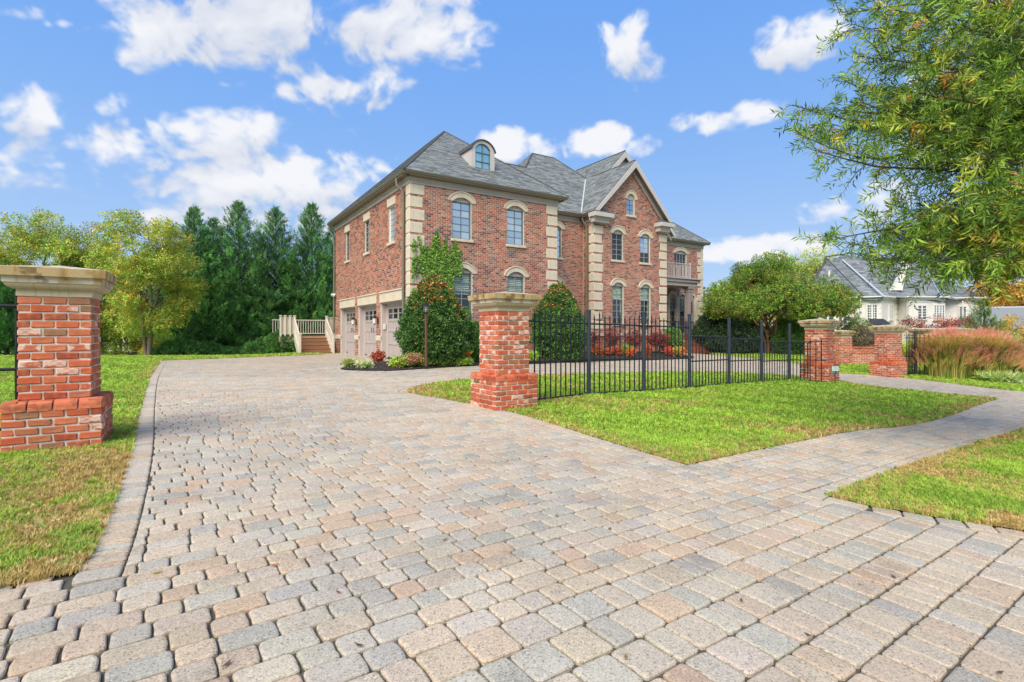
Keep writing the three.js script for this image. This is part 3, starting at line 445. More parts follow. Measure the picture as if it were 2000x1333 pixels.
{
  const t = thing('metal_fence', 'black metal fence running out of the frame left of the large pier', 'fence', -5.14, 5.3, 0.07), dir = [-0.77, -0.64];
  for (const y of [1.46, 0.815, 0.21]) mesh('rail', rod([0.22, y, -0.18], [dir[0] * 3, y, -dir[1] * 3], 0.017, 8), M.iron, t);
  for (let i = 0; i < 14; i++) { const pk = mesh('picket', spear(1.58, 0.02), M.iron, t); pk.position.set(dir[0] * i * 0.215 + 0.06, 0, -dir[1] * i * 0.215 - 0.05); }
}
{
  const t = thing('metal_fence', 'black metal fence with one thick post beside the pink plumed grass', 'fence', 15.0, 20.3, -0.48);
  const p = [[0.3, 0], [1.0, -0.4], [2.4, 0.3]]; const P = (i, y) => [p[i][0], y, p[i][1]];
  mesh('post', [new THREE.CylinderGeometry(0.06, 0.06, 1.75, 14).translate(p[1][0], 0.85, p[1][1]), new THREE.CylinderGeometry(0.068, 0.068, 0.03, 14).translate(p[1][0], 1.72, p[1][1])].map(plain), M.ironPost, t);
  for (const y of [1.5, 0.78, 0.1]) for (let k = 0; k < 2; k++) mesh('rail', rod(P(k, y), P(k + 1, y), 0.016, 6), M.iron, t);
  for (let k = 0; k < 2; k++) for (let i = 1; i < (k ? 11 : 7); i++) { const f = i / (k ? 11 : 7), pk = mesh('picket', spear(1.6, 0.02), M.iron, t); pk.position.set(lerp(p[k][0], p[k + 1][0], f), 0, lerp(p[k][1], p[k + 1][1], f)); }
}
{ // yard sign
  const d = 15.3, x = (1632 - CX) / FOC * d, t = thing('yard_sign', 'small green and white yard sign on a black stake before the brick pier', 'sign', x, d, EYE + (HY - 747) / FOC * d, 0.15);
  mesh('stake', [box(0, 0.3, -0.012, 0.016, 0.66, 0.012)], M.iron, t); const m = mesh('sign_panel', bev(0, 0.375, 0, 0.215, 0.245, 0.012, 0.003), std([0.62, 0.72, 0.64], { roughness: 0.4 }), t);
  mesh('sign_header', box(0, 0.485, 0.0075, 0.205, 0.022, 0.003), std([0.02, 0.06, 0.045]), t); mesh('sign_footer', box(0, 0.29, 0.0075, 0.205, 0.075, 0.003), std([0.03, 0.09, 0.075]), t);
  mesh('print_lines', [0.45, 0.42, 0.39, 0.36].map((y, i) => box((i % 2) * 0.012 - 0.006, y, 0.0075, 0.16 - (i % 2) * 0.03, 0.007, 0.003)), std([0.3, 0.4, 0.36]), t);
  mesh('print_emblem', [box(0.06, 0.29, 0.0095, 0.03, 0.03, 0.002), box(-0.055, 0.285, 0.0095, 0.03, 0.022, 0.002)], std([0.5, 0.55, 0.5]), t);
}

// ---------------------------------------------------------------- the brick house; its own axes: x along the front, y up, -z towards the back
const house = thing('brick_house', 'large two storey red brick house with grey hipped roof and three garage doors', 'house', HX, HD, 0, HT);
const FRONT = (b) => ({ pos: (s, y, o) => [s, y, -b + o], rot: 0, sx: 1 }), SIDE = (a) => ({ pos: (s, y, o) => [a - o, y, -s], rot: -Math.PI / 2, sx: -1 });
const EAVE = 7.25, TOP = 6.9, ROWH = 0.081;
const hr = rng(900), GLASS = [[0.40, 0.53, 0.65], [0.34, 0.47, 0.60], [0.45, 0.57, 0.66], [0.30, 0.42, 0.54]].map((c) => std(c, { roughness: 0.05, metalness: 0.7 }));
function onFace(o, F, s, y, out = 0) { o.position.set(...F.pos(s, y, out)); o.rotation.y = F.rot; return o; }
function wallOf(F, s0, s1, y0, y1, openings, blocks, seed, top = null) { // bricks one by one over a mortar wall with real openings
  const r = rng(seed), cl = new Cloud(), q = eul(0, F.rot, 0), rows = Math.round((y1 - y0) / ROWH), top2 = top ?? ((y) => [s0, s1]);
  for (let k = 0; k < rows; k++) {
    const y = y0 + (k + 0.5) * ROWH, [lo, hi] = top2(y); if (hi - lo < 0.05) continue;
    const cut = blocks(y).concat(openings.flatMap((w) => { if (y < w.y0 || y > w.yt) return []; if (y <= w.ys) return [[w.s0, w.s1]]; const c = (w.s0 + w.s1) / 2, h = w.yt - w.ys, R = ((w.s1 - w.s0) ** 2 / 4 + h * h) / (2 * h), dx = Math.sqrt(Math.max(0, R * R - (y - w.yt + R) ** 2)); return [[c - dx, c + dx]]; })).sort((a, b) => a[0] - b[0]);
    const free = []; let at = lo; for (const [a, b] of cut) { if (a > at) free.push([at, Math.min(a, hi)]); at = Math.max(at, b); } if (at < hi) free.push([at, hi]);
    const offs = (k % 2) * 0.1065 + 0.02;
    for (let s = lo - 0.213 + (offs - ((lo) % 0.213)); s < hi; s += 0.213) for (const [a, b] of free) {
      const p = Math.max(a, s), e = Math.min(b, s + 0.213); if (e - p < 0.035) continue;
      cl.add(V3(...F.pos((p + e) / 2, y, -0.045 + (r() - 0.5) * 0.004)), q, V3((e - p - 0.022) / 0.2, 1, 1), tone(r, pick(r, HB), 0.16));
    }
  }
  cl.build('brick', brickUnit, M.houseBrick, house, 'stuff');
}
const brickUnit = metric(new THREE.BoxGeometry(0.2, 0.0605, 0.09));
const arcPts = (s0, s1, ys, yt, n = 10) => { const c = (s0 + s1) / 2, h = yt - ys, R = ((s1 - s0) ** 2 / 4 + h * h) / (2 * h), a0 = Math.asin(Math.min(1, (s1 - s0) / 2 / R)), out = []; const big = h > (s1 - s0) / 2 - 1e-6 ? Math.PI / 2 : a0; for (let i = 0; i <= n; i++) { const a = lerp(-big, big, i / n); out.push([c + R * Math.sin(a), yt - R + R * Math.cos(a)]); } return out; };
function backing(F, outline, openings, depth = 0.26) { // the masonry behind the face
  const m = ([s, y]) => [s * F.sx, y], holes = openings.map((w) => [[w.s0, w.y0], [w.s1, w.y0], ...(w.yt > w.ys + 0.01 ? arcPts(w.s0, w.s1, w.ys, w.yt).reverse() : [[w.s1, w.ys], [w.s0, w.ys]])].map(m));
  const g = metric(ext(poly(outline.map(m), holes), depth, -depth - 0.012)); const o = mesh('wall', g, M.mortar, house); onFace(o, F, 0, 0, 0); if (F.sx < 0) { o.position.z = 0; o.position.x = F.pos(0, 0, 0)[0]; } return o;
}
function windowAt(F, w, o = {}) { // w: opening; sub-parts: frame, pane, sill, arch, blind
  const { cols = 2, rows = 5, glass = M.skyGlass, split = 0, surround = true, blind = 0, lunette = true, recess = 0.11 } = o, g = part(o.name ?? 'window', house), c = (w.s0 + w.s1) / 2, W = w.s1 - w.s0, X = (s) => (s - c) * F.sx;
  onFace(g, F, c, 0, 0);
  const yg = lunette ? w.ys : w.ys, H = yg - w.y0, fw = 0.045, fr = [];
  fr.push(bev(-W / 2 + fw / 2, w.y0 + H / 2, -recess, fw, H, 0.07, 0.006), bev(W / 2 - fw / 2, w.y0 + H / 2, -recess, fw, H, 0.07, 0.006), bev(0, yg - fw / 2, -recess, W - 2 * fw, fw, 0.07, 0.006), bev(0, w.y0 + fw / 2, -recess, W - 2 * fw, fw, 0.07, 0.006));
  const iw = W - 2 * fw, ih = H - 2 * fw, mu = 0.022, y0 = w.y0 + fw, sash = [];
  const ycuts = []; for (let i = 0; i <= rows; i++) ycuts.push(y0 + ih * i / rows);
  for (let i = 1; i < rows; i++) sash.push(box(0, ycuts[i], -recess + 0.004, iw, split && i === split ? 0.06 : mu, split && i === split ? 0.05 : 0.03));
  for (let i = 1; i < cols; i++) sash.push(box(-iw / 2 + iw * i / cols, y0 + ih / 2, -recess + 0.0065, mu, ih, 0.03));
  mesh('frame', fr, o.frameMat ?? M.frame, g); if (sash.length) mesh('muntin', sash, o.sashMat ?? M.frame, g);
  for (let i = 0; i < rows; i++) for (let j = 0; j < cols; j++) { const p = mesh('pane', box(0, 0, 0, iw / cols - mu, ih / rows - mu * 0.8, 0.006), typeof glass === 'function' ? glass(i, j) : glass === M.skyGlass ? pick(hr, GLASS) : glass, g); p.position.set(-iw / 2 + iw * (j + 0.5) / cols, (ycuts[i] + ycuts[i + 1]) / 2, -recess - 0.004); p.rotation.set((hr() - 0.5) * 0.05, (hr() - 0.5) * 0.05, 0); }
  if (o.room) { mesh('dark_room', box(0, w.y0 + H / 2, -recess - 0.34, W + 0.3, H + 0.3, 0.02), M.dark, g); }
  if (blind) { const n = Math.round(ih * blind / 0.075), sl = []; for (let i = 0; i < n; i++) { const b = new THREE.BoxGeometry(iw - 0.02, 0.062, 0.006).rotateX(-0.55).translate(0, yg - fw - 0.04 - i * 0.075, -recess - 0.07); sl.push(metric(b)); } mesh('blind', sl, o.blindMat ?? M.blind, g); }
  if (w.yt > w.ys + 0.01) {
    const A = arcPts(w.s0, w.s1, w.ys, w.yt).map(([s, y]) => [X(s), y]);
    if (lunette) mesh('lunette', ext(poly([...A]), 0.05, -recess - 0.01), M.trim, g);
    if (surround) { const th = o.arch ?? 0.2, B = arcPts(w.s0 - th * 0.92, w.s1 + th * 0.92, w.ys - 0.02, w.yt + th).map(([s, y]) => [X(s), y]), C2 = arcPts(w.s0 - th * 0.92, w.s1 + th * 0.92, w.ys + th * 0.34, w.yt + th * 1.22).map(([s, y]) => [X(s), y]); const D = arcPts(w.s0, w.s1, w.ys - 0.02, w.yt - 0.0).map(([s, y]) => [X(s), y]); mesh('arch', [metric(ext(poly([...D, ...B.slice().reverse()]), 0.16, -0.12)), metric(ext(poly([...B.map(([x, y]) => [x, y + 0.0]), ...C2.slice().reverse()]), 0.1, -0.03))], M.limestone, g); }
  }
  if (o.sill !== false) mesh('sill', [bev(0, w.y0 - 0.055, -0.03, W + 0.16, 0.11, 0.2, 0.01)], M.limestone, g);
  return g;
}
const arched = (s0, s1, y0, ys, yt) => ({ s0, s1, y0, ys, yt }), rect = (s0, s1, y0, y1) => ({ s0, s1, y0, ys: y1, yt: y1 });
// stone blocks at a corner: both faces of each block
function quoins(F1, s, dir, F2, s2, dir2, y0, y1) {
  const blocks = []; const n = Math.floor((y1 - y0 + 0.06) / 0.486);
  for (let i = 0; i < n; i++) {
    const yt = y1 - i * 0.486, yb = yt - 0.395, w = i % 2 ? 0.51 : 0.59; blocks.push([yb, yt, w]);
    const q = mesh('quoin_block', chamfer(w + 0.02, 0.395, F2 ? 0.42 : 0.14, 0.012), M.limestone, house);
    const cs = s + dir * (w / 2 - 0.01); q.position.set(...F1.pos(cs, (yb + yt) / 2, F2 ? -0.19 : -0.05));
  }
  return (y) => blocks.filter(([a, b]) => y > a - 0.01 && y < b + 0.01).map(([a, b, w]) => dir > 0 ? [s - 0.1, s + w] : [s - w, s + 0.1]);
}
const GY = 0.02;
// garage wing, front
{
  const F = FRONT(0), ops = [arched(1.77, 2.62, 4.96, 6.46, 6.62), arched(4.33, 5.18, 4.96, 6.46, 6.62), arched(1.80, 2.65, 1.55, 3.63, 3.82), arched(4.35, 5.20, 1.55, 3.63, 3.82)];
  const qL = quoins(F, 0, 1, true, 0, 1, 0.9, 6.88), qR = quoins(F, 6.96, -1, true, 0, 1, 0.9, 6.88);
  mesh('belt_course', [bev(3.48, 0.95, 0.01, 7.0, 0.2, 0.12, 0.012)], M.limestone, house);
  wallOf(F, 0.005, 6.955, -0.15, TOP, ops, (y) => [...qL(y), ...qR(y), ...(y > 0.84 && y < 1.06 ? [[0, 7]] : [])], 21);
  backing(F, [[0, -0.4], [6.96, -0.4], [6.96, TOP + 0.1], [0, TOP + 0.1]], ops);
  for (const w of ops.slice(0, 2)) windowAt(F, w, { rows: 5, glass: M.skyGlass });
  for (const w of ops.slice(2)) windowAt(F, w, { rows: 6, split: 4, glass: M.clearGlass, blind: 0.42, room: true, sashMat: M.sash });
}
// garage side with three doors
{
  const F = SIDE(0), ops = [rect(1.67, 2.38, 4.93, 6.42), rect(5.05, 5.70, 4.93, 6.42), rect(8.38, 9.02, 4.93, 6.42)], gar = [rect(0.62, 3.44, -0.3, 2.5), rect(4.01, 6.76, -0.3, 2.5), rect(7.38, 10.12, -0.3, 2.5)];
  const qs = (y) => { const out = []; for (let i = 0; i < 13; i++) { const yt = 6.88 - i * 0.486, yb = yt - 0.395; if (y > yb - 0.01 && y < yt + 0.01) out.push([-0.1, 0.41]); } return out; };
  const lint = [...ops.map((w) => [w.s0 - 0.12, w.s1 + 0.12, 6.42, 6.76]), ...gar.map((w) => [w.s0 - 0.04, w.s1 + 0.04, 2.5, 2.98])];
  const piers = [[0, 0.62], [3.44, 4.01], [6.76, 7.38], [10.12, 11.18]];
  wallOf(F, 0.005, 11.17, -0.2, TOP, [...ops, ...gar], (y) => [...qs(y), ...lint.filter((l) => y > l[2] && y < l[3]).map((l) => [l[0], l[1]]), ...(y > 0.86 && y < 1.08 ? piers : [])], 22);
  backing(F, [[0.3, -0.4], [11.17, -0.4], [11.17, TOP + 0.1], [0.3, TOP + 0.1]], [...ops, ...gar].map((w) => ({ ...w, y0: Math.max(w.y0, -0.3) })));
  for (const w of ops) { windowAt(F, w, { rows: 6, glass: (i, j) => (w.s0 < 2 ? M.skyGlass : M.darkGlass), frameMat: w.s0 < 2 ? M.whitepaint : M.frame, sashMat: M.sash, recess: 0.1 }); onFace(mesh('lintel', bev(0, 0, -0.04, w.s1 - w.s0 + 0.24, 0.33, 0.14, 0.01), M.limestone, house), F, (w.s0 + w.s1) / 2, 6.59, 0.01); }
  for (const [a, b] of piers) onFace(mesh('pier_stone', bev(0, 0, -0.04, b - a, 0.2, 0.12, 0.01), M.limestone, house), F, (a + b) / 2, 0.97, 0.01);
  for (const w of gar) {
    onFace(mesh('garage_lintel', [bev(0, -0.03, -0.04, w.s1 - w.s0 + 0.06, 0.4, 0.14, 0.01), bev(0, 0.2, -0.02, w.s1 - w.s0 + 0.1, 0.06, 0.18, 0.01)], M.limestone, house), F, (w.s0 + w.s1) / 2, 2.74, 0.01);
    const W = w.s1 - w.s0, c = (w.s0 + w.s1) / 2, rc = 0.3, g = part('garage_door', house); onFace(g, F, c, 0, 0);
    const jw = 0.16, H = 2.5, dh = 2.32, dw = W - 2 * jw, yb = 0.06;
    mesh('jamb', [box(-W / 2 + 0.02, H / 2, -rc / 2 - 0.06, 0.03, H, rc), box(W / 2 - 0.02, H / 2, -rc / 2 - 0.06, 0.03, H, rc), box(0, H - 0.02, -rc / 2 - 0.06, W - 0.07, 0.03, rc), bev(-W / 2 + jw / 2 + 0.03, H / 2, -rc + 0.02, jw, H, 0.06), bev(W / 2 - jw / 2 - 0.03, H / 2, -rc + 0.02, jw, H, 0.06), bev(0, H - 0.09, -rc + 0.02, W, 0.14, 0.06)], M.trim, g);
    mesh('door_leaf', [box(0, dh / 2 + yb, -rc - 0.03, dw, dh, 0.04)], M.doorPaint, g);
    const stile = [], tx = dw / 4;
    for (let i = 0; i <= 4; i++) stile.push(bev(-dw / 2 + i * tx, dh / 2 + yb, -rc + 0.004, i % 2 ? 0.07 : 0.12, dh, 0.03, 0.006));
    for (const y of [0.1, 0.72, 1.27, 1.72, 2.24]) stile.push(bev(0, y + yb - 0.02, -rc + 0.002, dw, 0.1, 0.03, 0.006));
    mesh('rail_and_stile', stile, M.doorPaint, g);
    const gro = []; for (let i = 0; i < 4; i++) for (const [ya, yc] of [[0.16, 0.66], [0.78, 1.21], [1.33, 1.66]]) for (let k = 1; k < 3; k++) gro.push(bev(-dw / 2 + i * tx + tx * k / 3, (ya + yc) / 2 + yb, -rc - 0.004, 0.045, yc - ya, 0.018, 0.005)); mesh('door_panel', gro, M.doorPaint, g);
    for (let i = 0; i < 4; i++) for (let k = 0; k < 4; k++) for (let q = 0; q < 2; q++) { const p = mesh('pane', box(0, 0, 0, tx / 4 - 0.045, 0.2, 0.008), M.darkGlass, g); p.position.set(-dw / 2 + i * tx + 0.05 + (tx - 0.1) * (k + 0.5) / 4, 1.86 + q * 0.24 + yb, -rc - 0.006); }
    for (const s of [-1, 1]) mesh('handle', [new THREE.TorusGeometry(0.09, 0.012, 6, 10, 2.6).rotateZ(s > 0 ? -1.3 : 1.84).translate(s * 0.06, 1.3 + yb, -rc + 0.04)], M.iron, g);
    for (const s of [-1, 1]) mesh('hinge_strap', [bev(s * (dw / 2 - 0.16), 0.1 + yb, -rc + 0.025, 0.28, 0.05, 0.012, 0.004)], M.iron, g);
  }
  onFace(mesh('garage_slab', box(0, 0, 0, 11, 0.05, 0.85), std([0.5, 0.46, 0.4], { map: T.grain }), house), F, 5.6, 0.055, -0.35);
  onFace(mesh('keypad', bev(0, 0, 0.03, 0.1, 0.24, 0.06), M.whitepaint, house), SIDE(0.16), 3.36, 1.48, 0); house.children.at(-1).rotation.y = 0; house.children.at(-1).position.set(0.16, 1.48, -3.4);
  // wall lanterns on the two middle piers
  for (const s of [3.72, 7.07]) { const g = part('wall_lantern', house); onFace(g, F, s, 1.72, 0.03); mesh('bracket', [bev(0, 0.02, 0, 0.1, 0.3, 0.03), rod([0, 0.16, 0.01], [0, 0.24, 0.13], 0.011)], M.iron, g); mesh('lantern_glass', new THREE.CylinderGeometry(0.085, 0.06, 0.24, 6).translate(0, 0.02, 0.14), std([0.75, 0.72, 0.62], { roughness: 0.2 }), g); mesh('lantern_cap', [new THREE.ConeGeometry(0.12, 0.12, 6).translate(0, 0.2, 0.14), new THREE.SphereGeometry(0.02, 6, 5).translate(0, 0.28, 0.14), new THREE.ConeGeometry(0.06, 0.08, 6).rotateX(Math.PI).translate(0, -0.14, 0.14)].map(plain), M.iron, g); }
  { const g = part('security_light', house); onFace(g, F, 11.1, 3.3, 0.06); mesh('lamp_head', [new THREE.CylinderGeometry(0.06, 0.09, 0.15, 8).rotateX(1.1).translate(-0.1, 0, 0.1), new THREE.CylinderGeometry(0.06, 0.09, 0.15, 8).rotateX(1.1).translate(0.1, 0, 0.1), box(0, 0.04, 0, 0.12, 0.1, 0.06)].map(plain), M.whitepaint, g); }
}
// recessed middle wall
{
  const F = FRONT(2.23), ops = [arched(8.1, 8.96, 5.0, 6.46, 6.62), arched(8.1, 8.96, 1.6, 3.66, 3.84)];
  wallOf(F, 6.9, 10.4, -0.2, TOP, ops, () => [], 23); backing(F, [[6.7, -0.4], [10.6, -0.4], [10.6, TOP + 0.1], [6.7, TOP + 0.1]], ops);
  windowAt(F, ops[0], {}); windowAt(F, ops[1], { rows: 6, split: 4, glass: M.clearGlass, blind: 0.4, room: true, sashMat: M.sash });
  mesh('belt_course', bev(8.6, 0.95, -2.22, 3.5, 0.2, 0.12), M.limestone, house);
  mesh('wall', box(6.83, 3.3, -1.2, 0.24, 7.4, 2.0), M.mortar, house);
}
// gabled bay
{
  const B = 1.36, F = FRONT(B), ops = [arched(11.60, 12.37, 5.0, 6.40, 6.58), arched(13.65, 14.39, 5.0, 6.40, 6.58), arched(11.63, 12.40, 1.66, 3.66, 3.84), arched(13.68, 14.42, 1.66, 3.66, 3.84), arched(12.64, 13.22, 7.46, 8.34, 8.60)];
  const qL = quoins(F, 10.36, 1, true, 0, 1, 1.15, 6.66), qR = quoins(F, 15.71, -1, true, 0, 1, 1.15, 6.66), cx = 13.03;
  const lim = (y) => y < TOP + 0.1 ? [10.365, 15.705] : [10.365 + Math.max(0, (y - 7.0)) / 1.07, 15.705 - Math.max(0, (y - 7.0)) / 1.07];
  mesh('belt_course', [bev(13.03, 1.14, -B + 0.01, 5.36, 0.2, 0.12, 0.012), bev(13.03, 1.245, -B + 0.02, 5.4, 0.04, 0.14, 0.01)], M.limestone, house);
  wallOf(F, 10.365, 15.705, -0.3, 9.9, ops, (y) => [...qL(y), ...qR(y), ...(y > 1.03 && y < 1.26 ? [[10, 16]] : [])], 24, lim);
  backing(F, [[10.36, -0.5], [15.71, -0.5], [15.71, 6.98], [cx, 9.82], [10.36, 6.98]], ops);
  for (const w of ops.slice(0, 2)) windowAt(F, w, { rows: 5, glass: (i, j) => w.s0 > 13 && i > 1 ? M.skyGlass : M.darkGlass, sashMat: M.sash });
  for (const w of ops.slice(2, 4)) windowAt(F, w, { rows: 6, split: 4, glass: M.clearGlass, blind: 0.33, room: true, sashMat: M.sash, blindMat: std([0.62, 0.72, 0.55]) });
  windowAt(F, ops[4], { rows: 3, glass: M.skyGlass, arch: 0.16, frameMat: M.trim });
  const S = SIDE(10.36); wallOf(S, 1.36, 2.2, -0.2, TOP, [], (y) => { const o = []; for (let i = 0; i < 12; i++) { const yt = 6.66 - i * 0.486; if (y > yt - 0.405 && y < yt + 0.01) o.push([1.3, 1.36 + 0.4]); } return o; }, 25);
  mesh('wall', [box(10.5, 3.3, -1.96, 0.25, 7.6, 0.9), box(15.58, 3.3, -2.9, 0.24, 7.6, 2.8)], M.mortar, house);
}
// right wall with entrance
{
  const B = 4.36, F = FRONT(B), dw = arched(19.92, 21.12, 4.55, 6.42, 6.60), arch = [19.42, 20.37, 21.30].map((s) => arched(s, s + 0.6, 1.1, 3.42, 3.72)), ops = [dw, ...arch];
  const q = quoins(F, 22.77, -1, true, 0, 1, 0.9, 6.66);
  wallOf(F, 15.6, 22.765, -0.3, TOP, ops, (y) => [...q(y), ...(y > 1.1 && y < 3.6 ? [[19.2, 22.15]] : []), ...(y > 0.84 && y < 1.06 ? [[15, 23]] : [])], 26);
  backing(F, [[15.6, -0.5], [22.77, -0.5], [22.77, TOP + 0.1], [15.6, TOP + 0.1]], ops); mesh('belt_course', bev(19.2, 0.95, -B + 0.01, 7.1, 0.2, 0.12), M.limestone, house);
  windowAt(F, dw, { name: 'balcony_door', rows: 4, cols: 4, glass: M.darkGlass, sashMat: M.sash, frameMat: M.sash, sill: false });
  for (const w of arch) { windowAt(F, w, { rows: 6, split: 4, glass: (i) => i > 3 ? M.skyGlass : M.darkGlass, sashMat: M.sash, arch: 0.17, sill: false, lunette: true }); }
  const jambs = []; for (const s of [19.31, 20.19, 21.135, 22.02]) jambs.push(bev(s, 2.27, -B + 0.02, s > 20 && s < 22 ? 0.33 : 0.2, 2.34, 0.14, 0.012)); mesh('stone_jamb', jambs, M.limestone, house);
  mesh('wall', [box(22.65, 3.3, -10, 0.24, 7.6, 11.3), box(14.7, 3.3, -15.6, 15.8, 7.6, 0.24), box(3.5, 3.3, -11.05, 6.9, 7.6, 0.24), box(6.8, 3.3, -13.5, 0.24, 7.6, 4.8)], M.mortar, house);
  // porch: slab roof with balcony, square column, brick steps and handrails
  const p = part('porch', house); p.position.set(0, 0, -B);
  mesh('porch_roof', [bev(18.0, 4.49, 1.0, 4.3, 0.08, 2.1), bev(17.95, 4.36, 0.98, 4.1, 0.18, 1.94), bev(17.9, 4.16, 0.95, 3.9, 0.24, 1.8)], M.trim, p);
  mesh('column', [bev(19.3, 2.55, 1.62, 0.36, 3.0, 0.36, 0.015), bev(19.3, 3.96, 1.62, 0.46, 0.16, 0.46, 0.02), bev(19.3, 3.72, 1.62, 0.4, 0.05, 0.4), bev(19.3, 1.12, 1.62, 0.44, 0.18, 0.44)], std([0.36, 0.30, 0.285], { map: T.grain }), p);
  const bal = part('balcony_railing', house); bal.position.set(0, 4.53, -B + 1.62); mesh('top_rail', [bev(18.05, 0.9, 0, 2.8, 0.06, 0.07), bev(18.05, 0.1, 0, 2.8, 0.05, 0.06), bev(19.43, 0.9, -0.75, 0.07, 0.06, 1.5), bev(19.43, 0.1, -0.75, 0.06, 0.05, 1.5)], M.trim, bal); for (let i = 0; i < 19; i++) mesh('baluster', box(16.75 + i * 0.14, 0.5, 0, 0.035, 0.8, 0.035), M.trim, bal); for (let i = 1; i < 8; i++) mesh('baluster', box(19.43, 0.5, -i * 0.18, 0.035, 0.8, 0.035), M.trim, bal); mesh('newel', bev(19.43, 0.5, 0, 0.09, 1.0, 0.09), M.trim, bal);
  for (let i = 0; i < 4; i++) { const ch = ['6', '0', '0', '0'][i], nm = mesh('house_number', ch === '6' ? [new THREE.TorusGeometry(0.045, 0.018, 5, 10).scale(0.8, 1, 1).translate(0, -0.03, 0), new THREE.TorusGeometry(0.09, 0.018, 5, 8, 1.4).rotateZ(1.7).translate(0.045, -0.02, 0)].map(plain) : [plain(new THREE.TorusGeometry(0.06, 0.02, 5, 12).scale(0.75, 1.25, 1))], M.dark, house); nm.position.set(19.34, 3.05 - i * 0.19, -B + 1.62 + 0.19); }
  const st = part('brick_steps', house); st.position.set(0, 0, -B); const mb = [std([0.26, 0.075, 0.045], { map: T.brick }), std([0.31, 0.09, 0.05], { map: T.brick })];
  mesh('landing', [box(19.4, 0.52, 0.95, 4.6, 1.04, 1.9)], mb[0], st); for (let i = 0; i < 5; i++) { mesh('step', [bev(19.9, 0.5 - i * 0.1 + 0.5 * (0.9 - i * 0.18) - 0.5 + 0.1 * i + 0.0, 2.05 + i * 0.3, 3.4 + i * 0.22, 0.9 - i * 0.18, 0.32, 0.012)], mb[i % 2], st); }
  for (const x of [17.9, 21.7]) mesh('handrail', [rod([x, 1.95, 1.7], [x + 0.1, 0.95, 3.6], 0.02), rod([x, 1.04, 1.7], [x, 1.95, 1.7], 0.018), rod([x + 0.1, 0, 3.6], [x + 0.1, 0.95, 3.6], 0.018)], M.iron, st);
  mesh('porch_rail', [...Array.from({ length: 20 }, (_, i) => box(17.3 + i * 0.2, 1.45, 1.82, 0.02, 0.85, 0.02)), box(19.2, 1.86, 1.82, 4, 0.03, 0.03)], M.iron, st);
}
// frieze, soffit, gutter along a stretch of eave: from p to q in plan, out: outward normal
function eaves(p, q, out, o = {}) {
  const dx = q[0] - p[0], dz = q[1] - p[1], len = Math.hypot(dx, dz), g = part('eave', house), rot = -Math.atan2(-dz, dx) * -1; g.position.set((p[0] + q[0]) / 2, 0, -(p[1] + q[1]) / 2); g.rotation.y = Math.atan2(q[1] - p[1], q[0] - p[0]);
  const s = o.s ?? 1, e = 0.32; // local +z is outwards when s = 1
  mesh('frieze', [box(0, TOP + 0.09, s * 0.02, len + 0.04, 0.22, 0.06), bev(0, TOP + 0.2, s * 0.05, len + 0.1, 0.04, 0.1)], M.trim, g);
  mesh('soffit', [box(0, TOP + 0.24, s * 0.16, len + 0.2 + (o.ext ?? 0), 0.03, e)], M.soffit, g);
  const sh = new THREE.Shape(); sh.moveTo(0, 0); sh.lineTo(0.03, 0); sh.quadraticCurveTo(0.1, 0.02, 0.1, 0.09); sh.lineTo(0.12, 0.1); sh.lineTo(0.12, 0.125); sh.lineTo(0, 0.125); sh.closePath();
  const gl = len + 0.62 + (o.ext ?? 0); const gg = metric(new THREE.ExtrudeGeometry(sh, { depth: gl, bevelEnabled: false, curveSegments: 4 }).translate(0, 0, -gl / 2).rotateY(-Math.PI / 2)); if (s < 0) gg.rotateY(Math.PI); gg.translate(0, TOP + 0.24, s * 0.27); mesh('gutter', gg, M.gutter, g); mesh('fascia', box(0, TOP + 0.3, s * 0.265, gl - 0.1, 0.13, 0.02), M.trim, g);
}
eaves([0, 0], [6.96, 0]); eaves([0, 11.18], [0, 0]); eaves([6.96, 0], [6.96, 2.2], 0, {}); eaves([7.3, 2.23], [10.1, 2.23], 0, { ext: -0.5 }); eaves([16.2, 4.36], [22.77, 4.36], 0, {}); eaves([10.36, 2.0], [10.36, 1.36], 0, { ext: -0.4 });
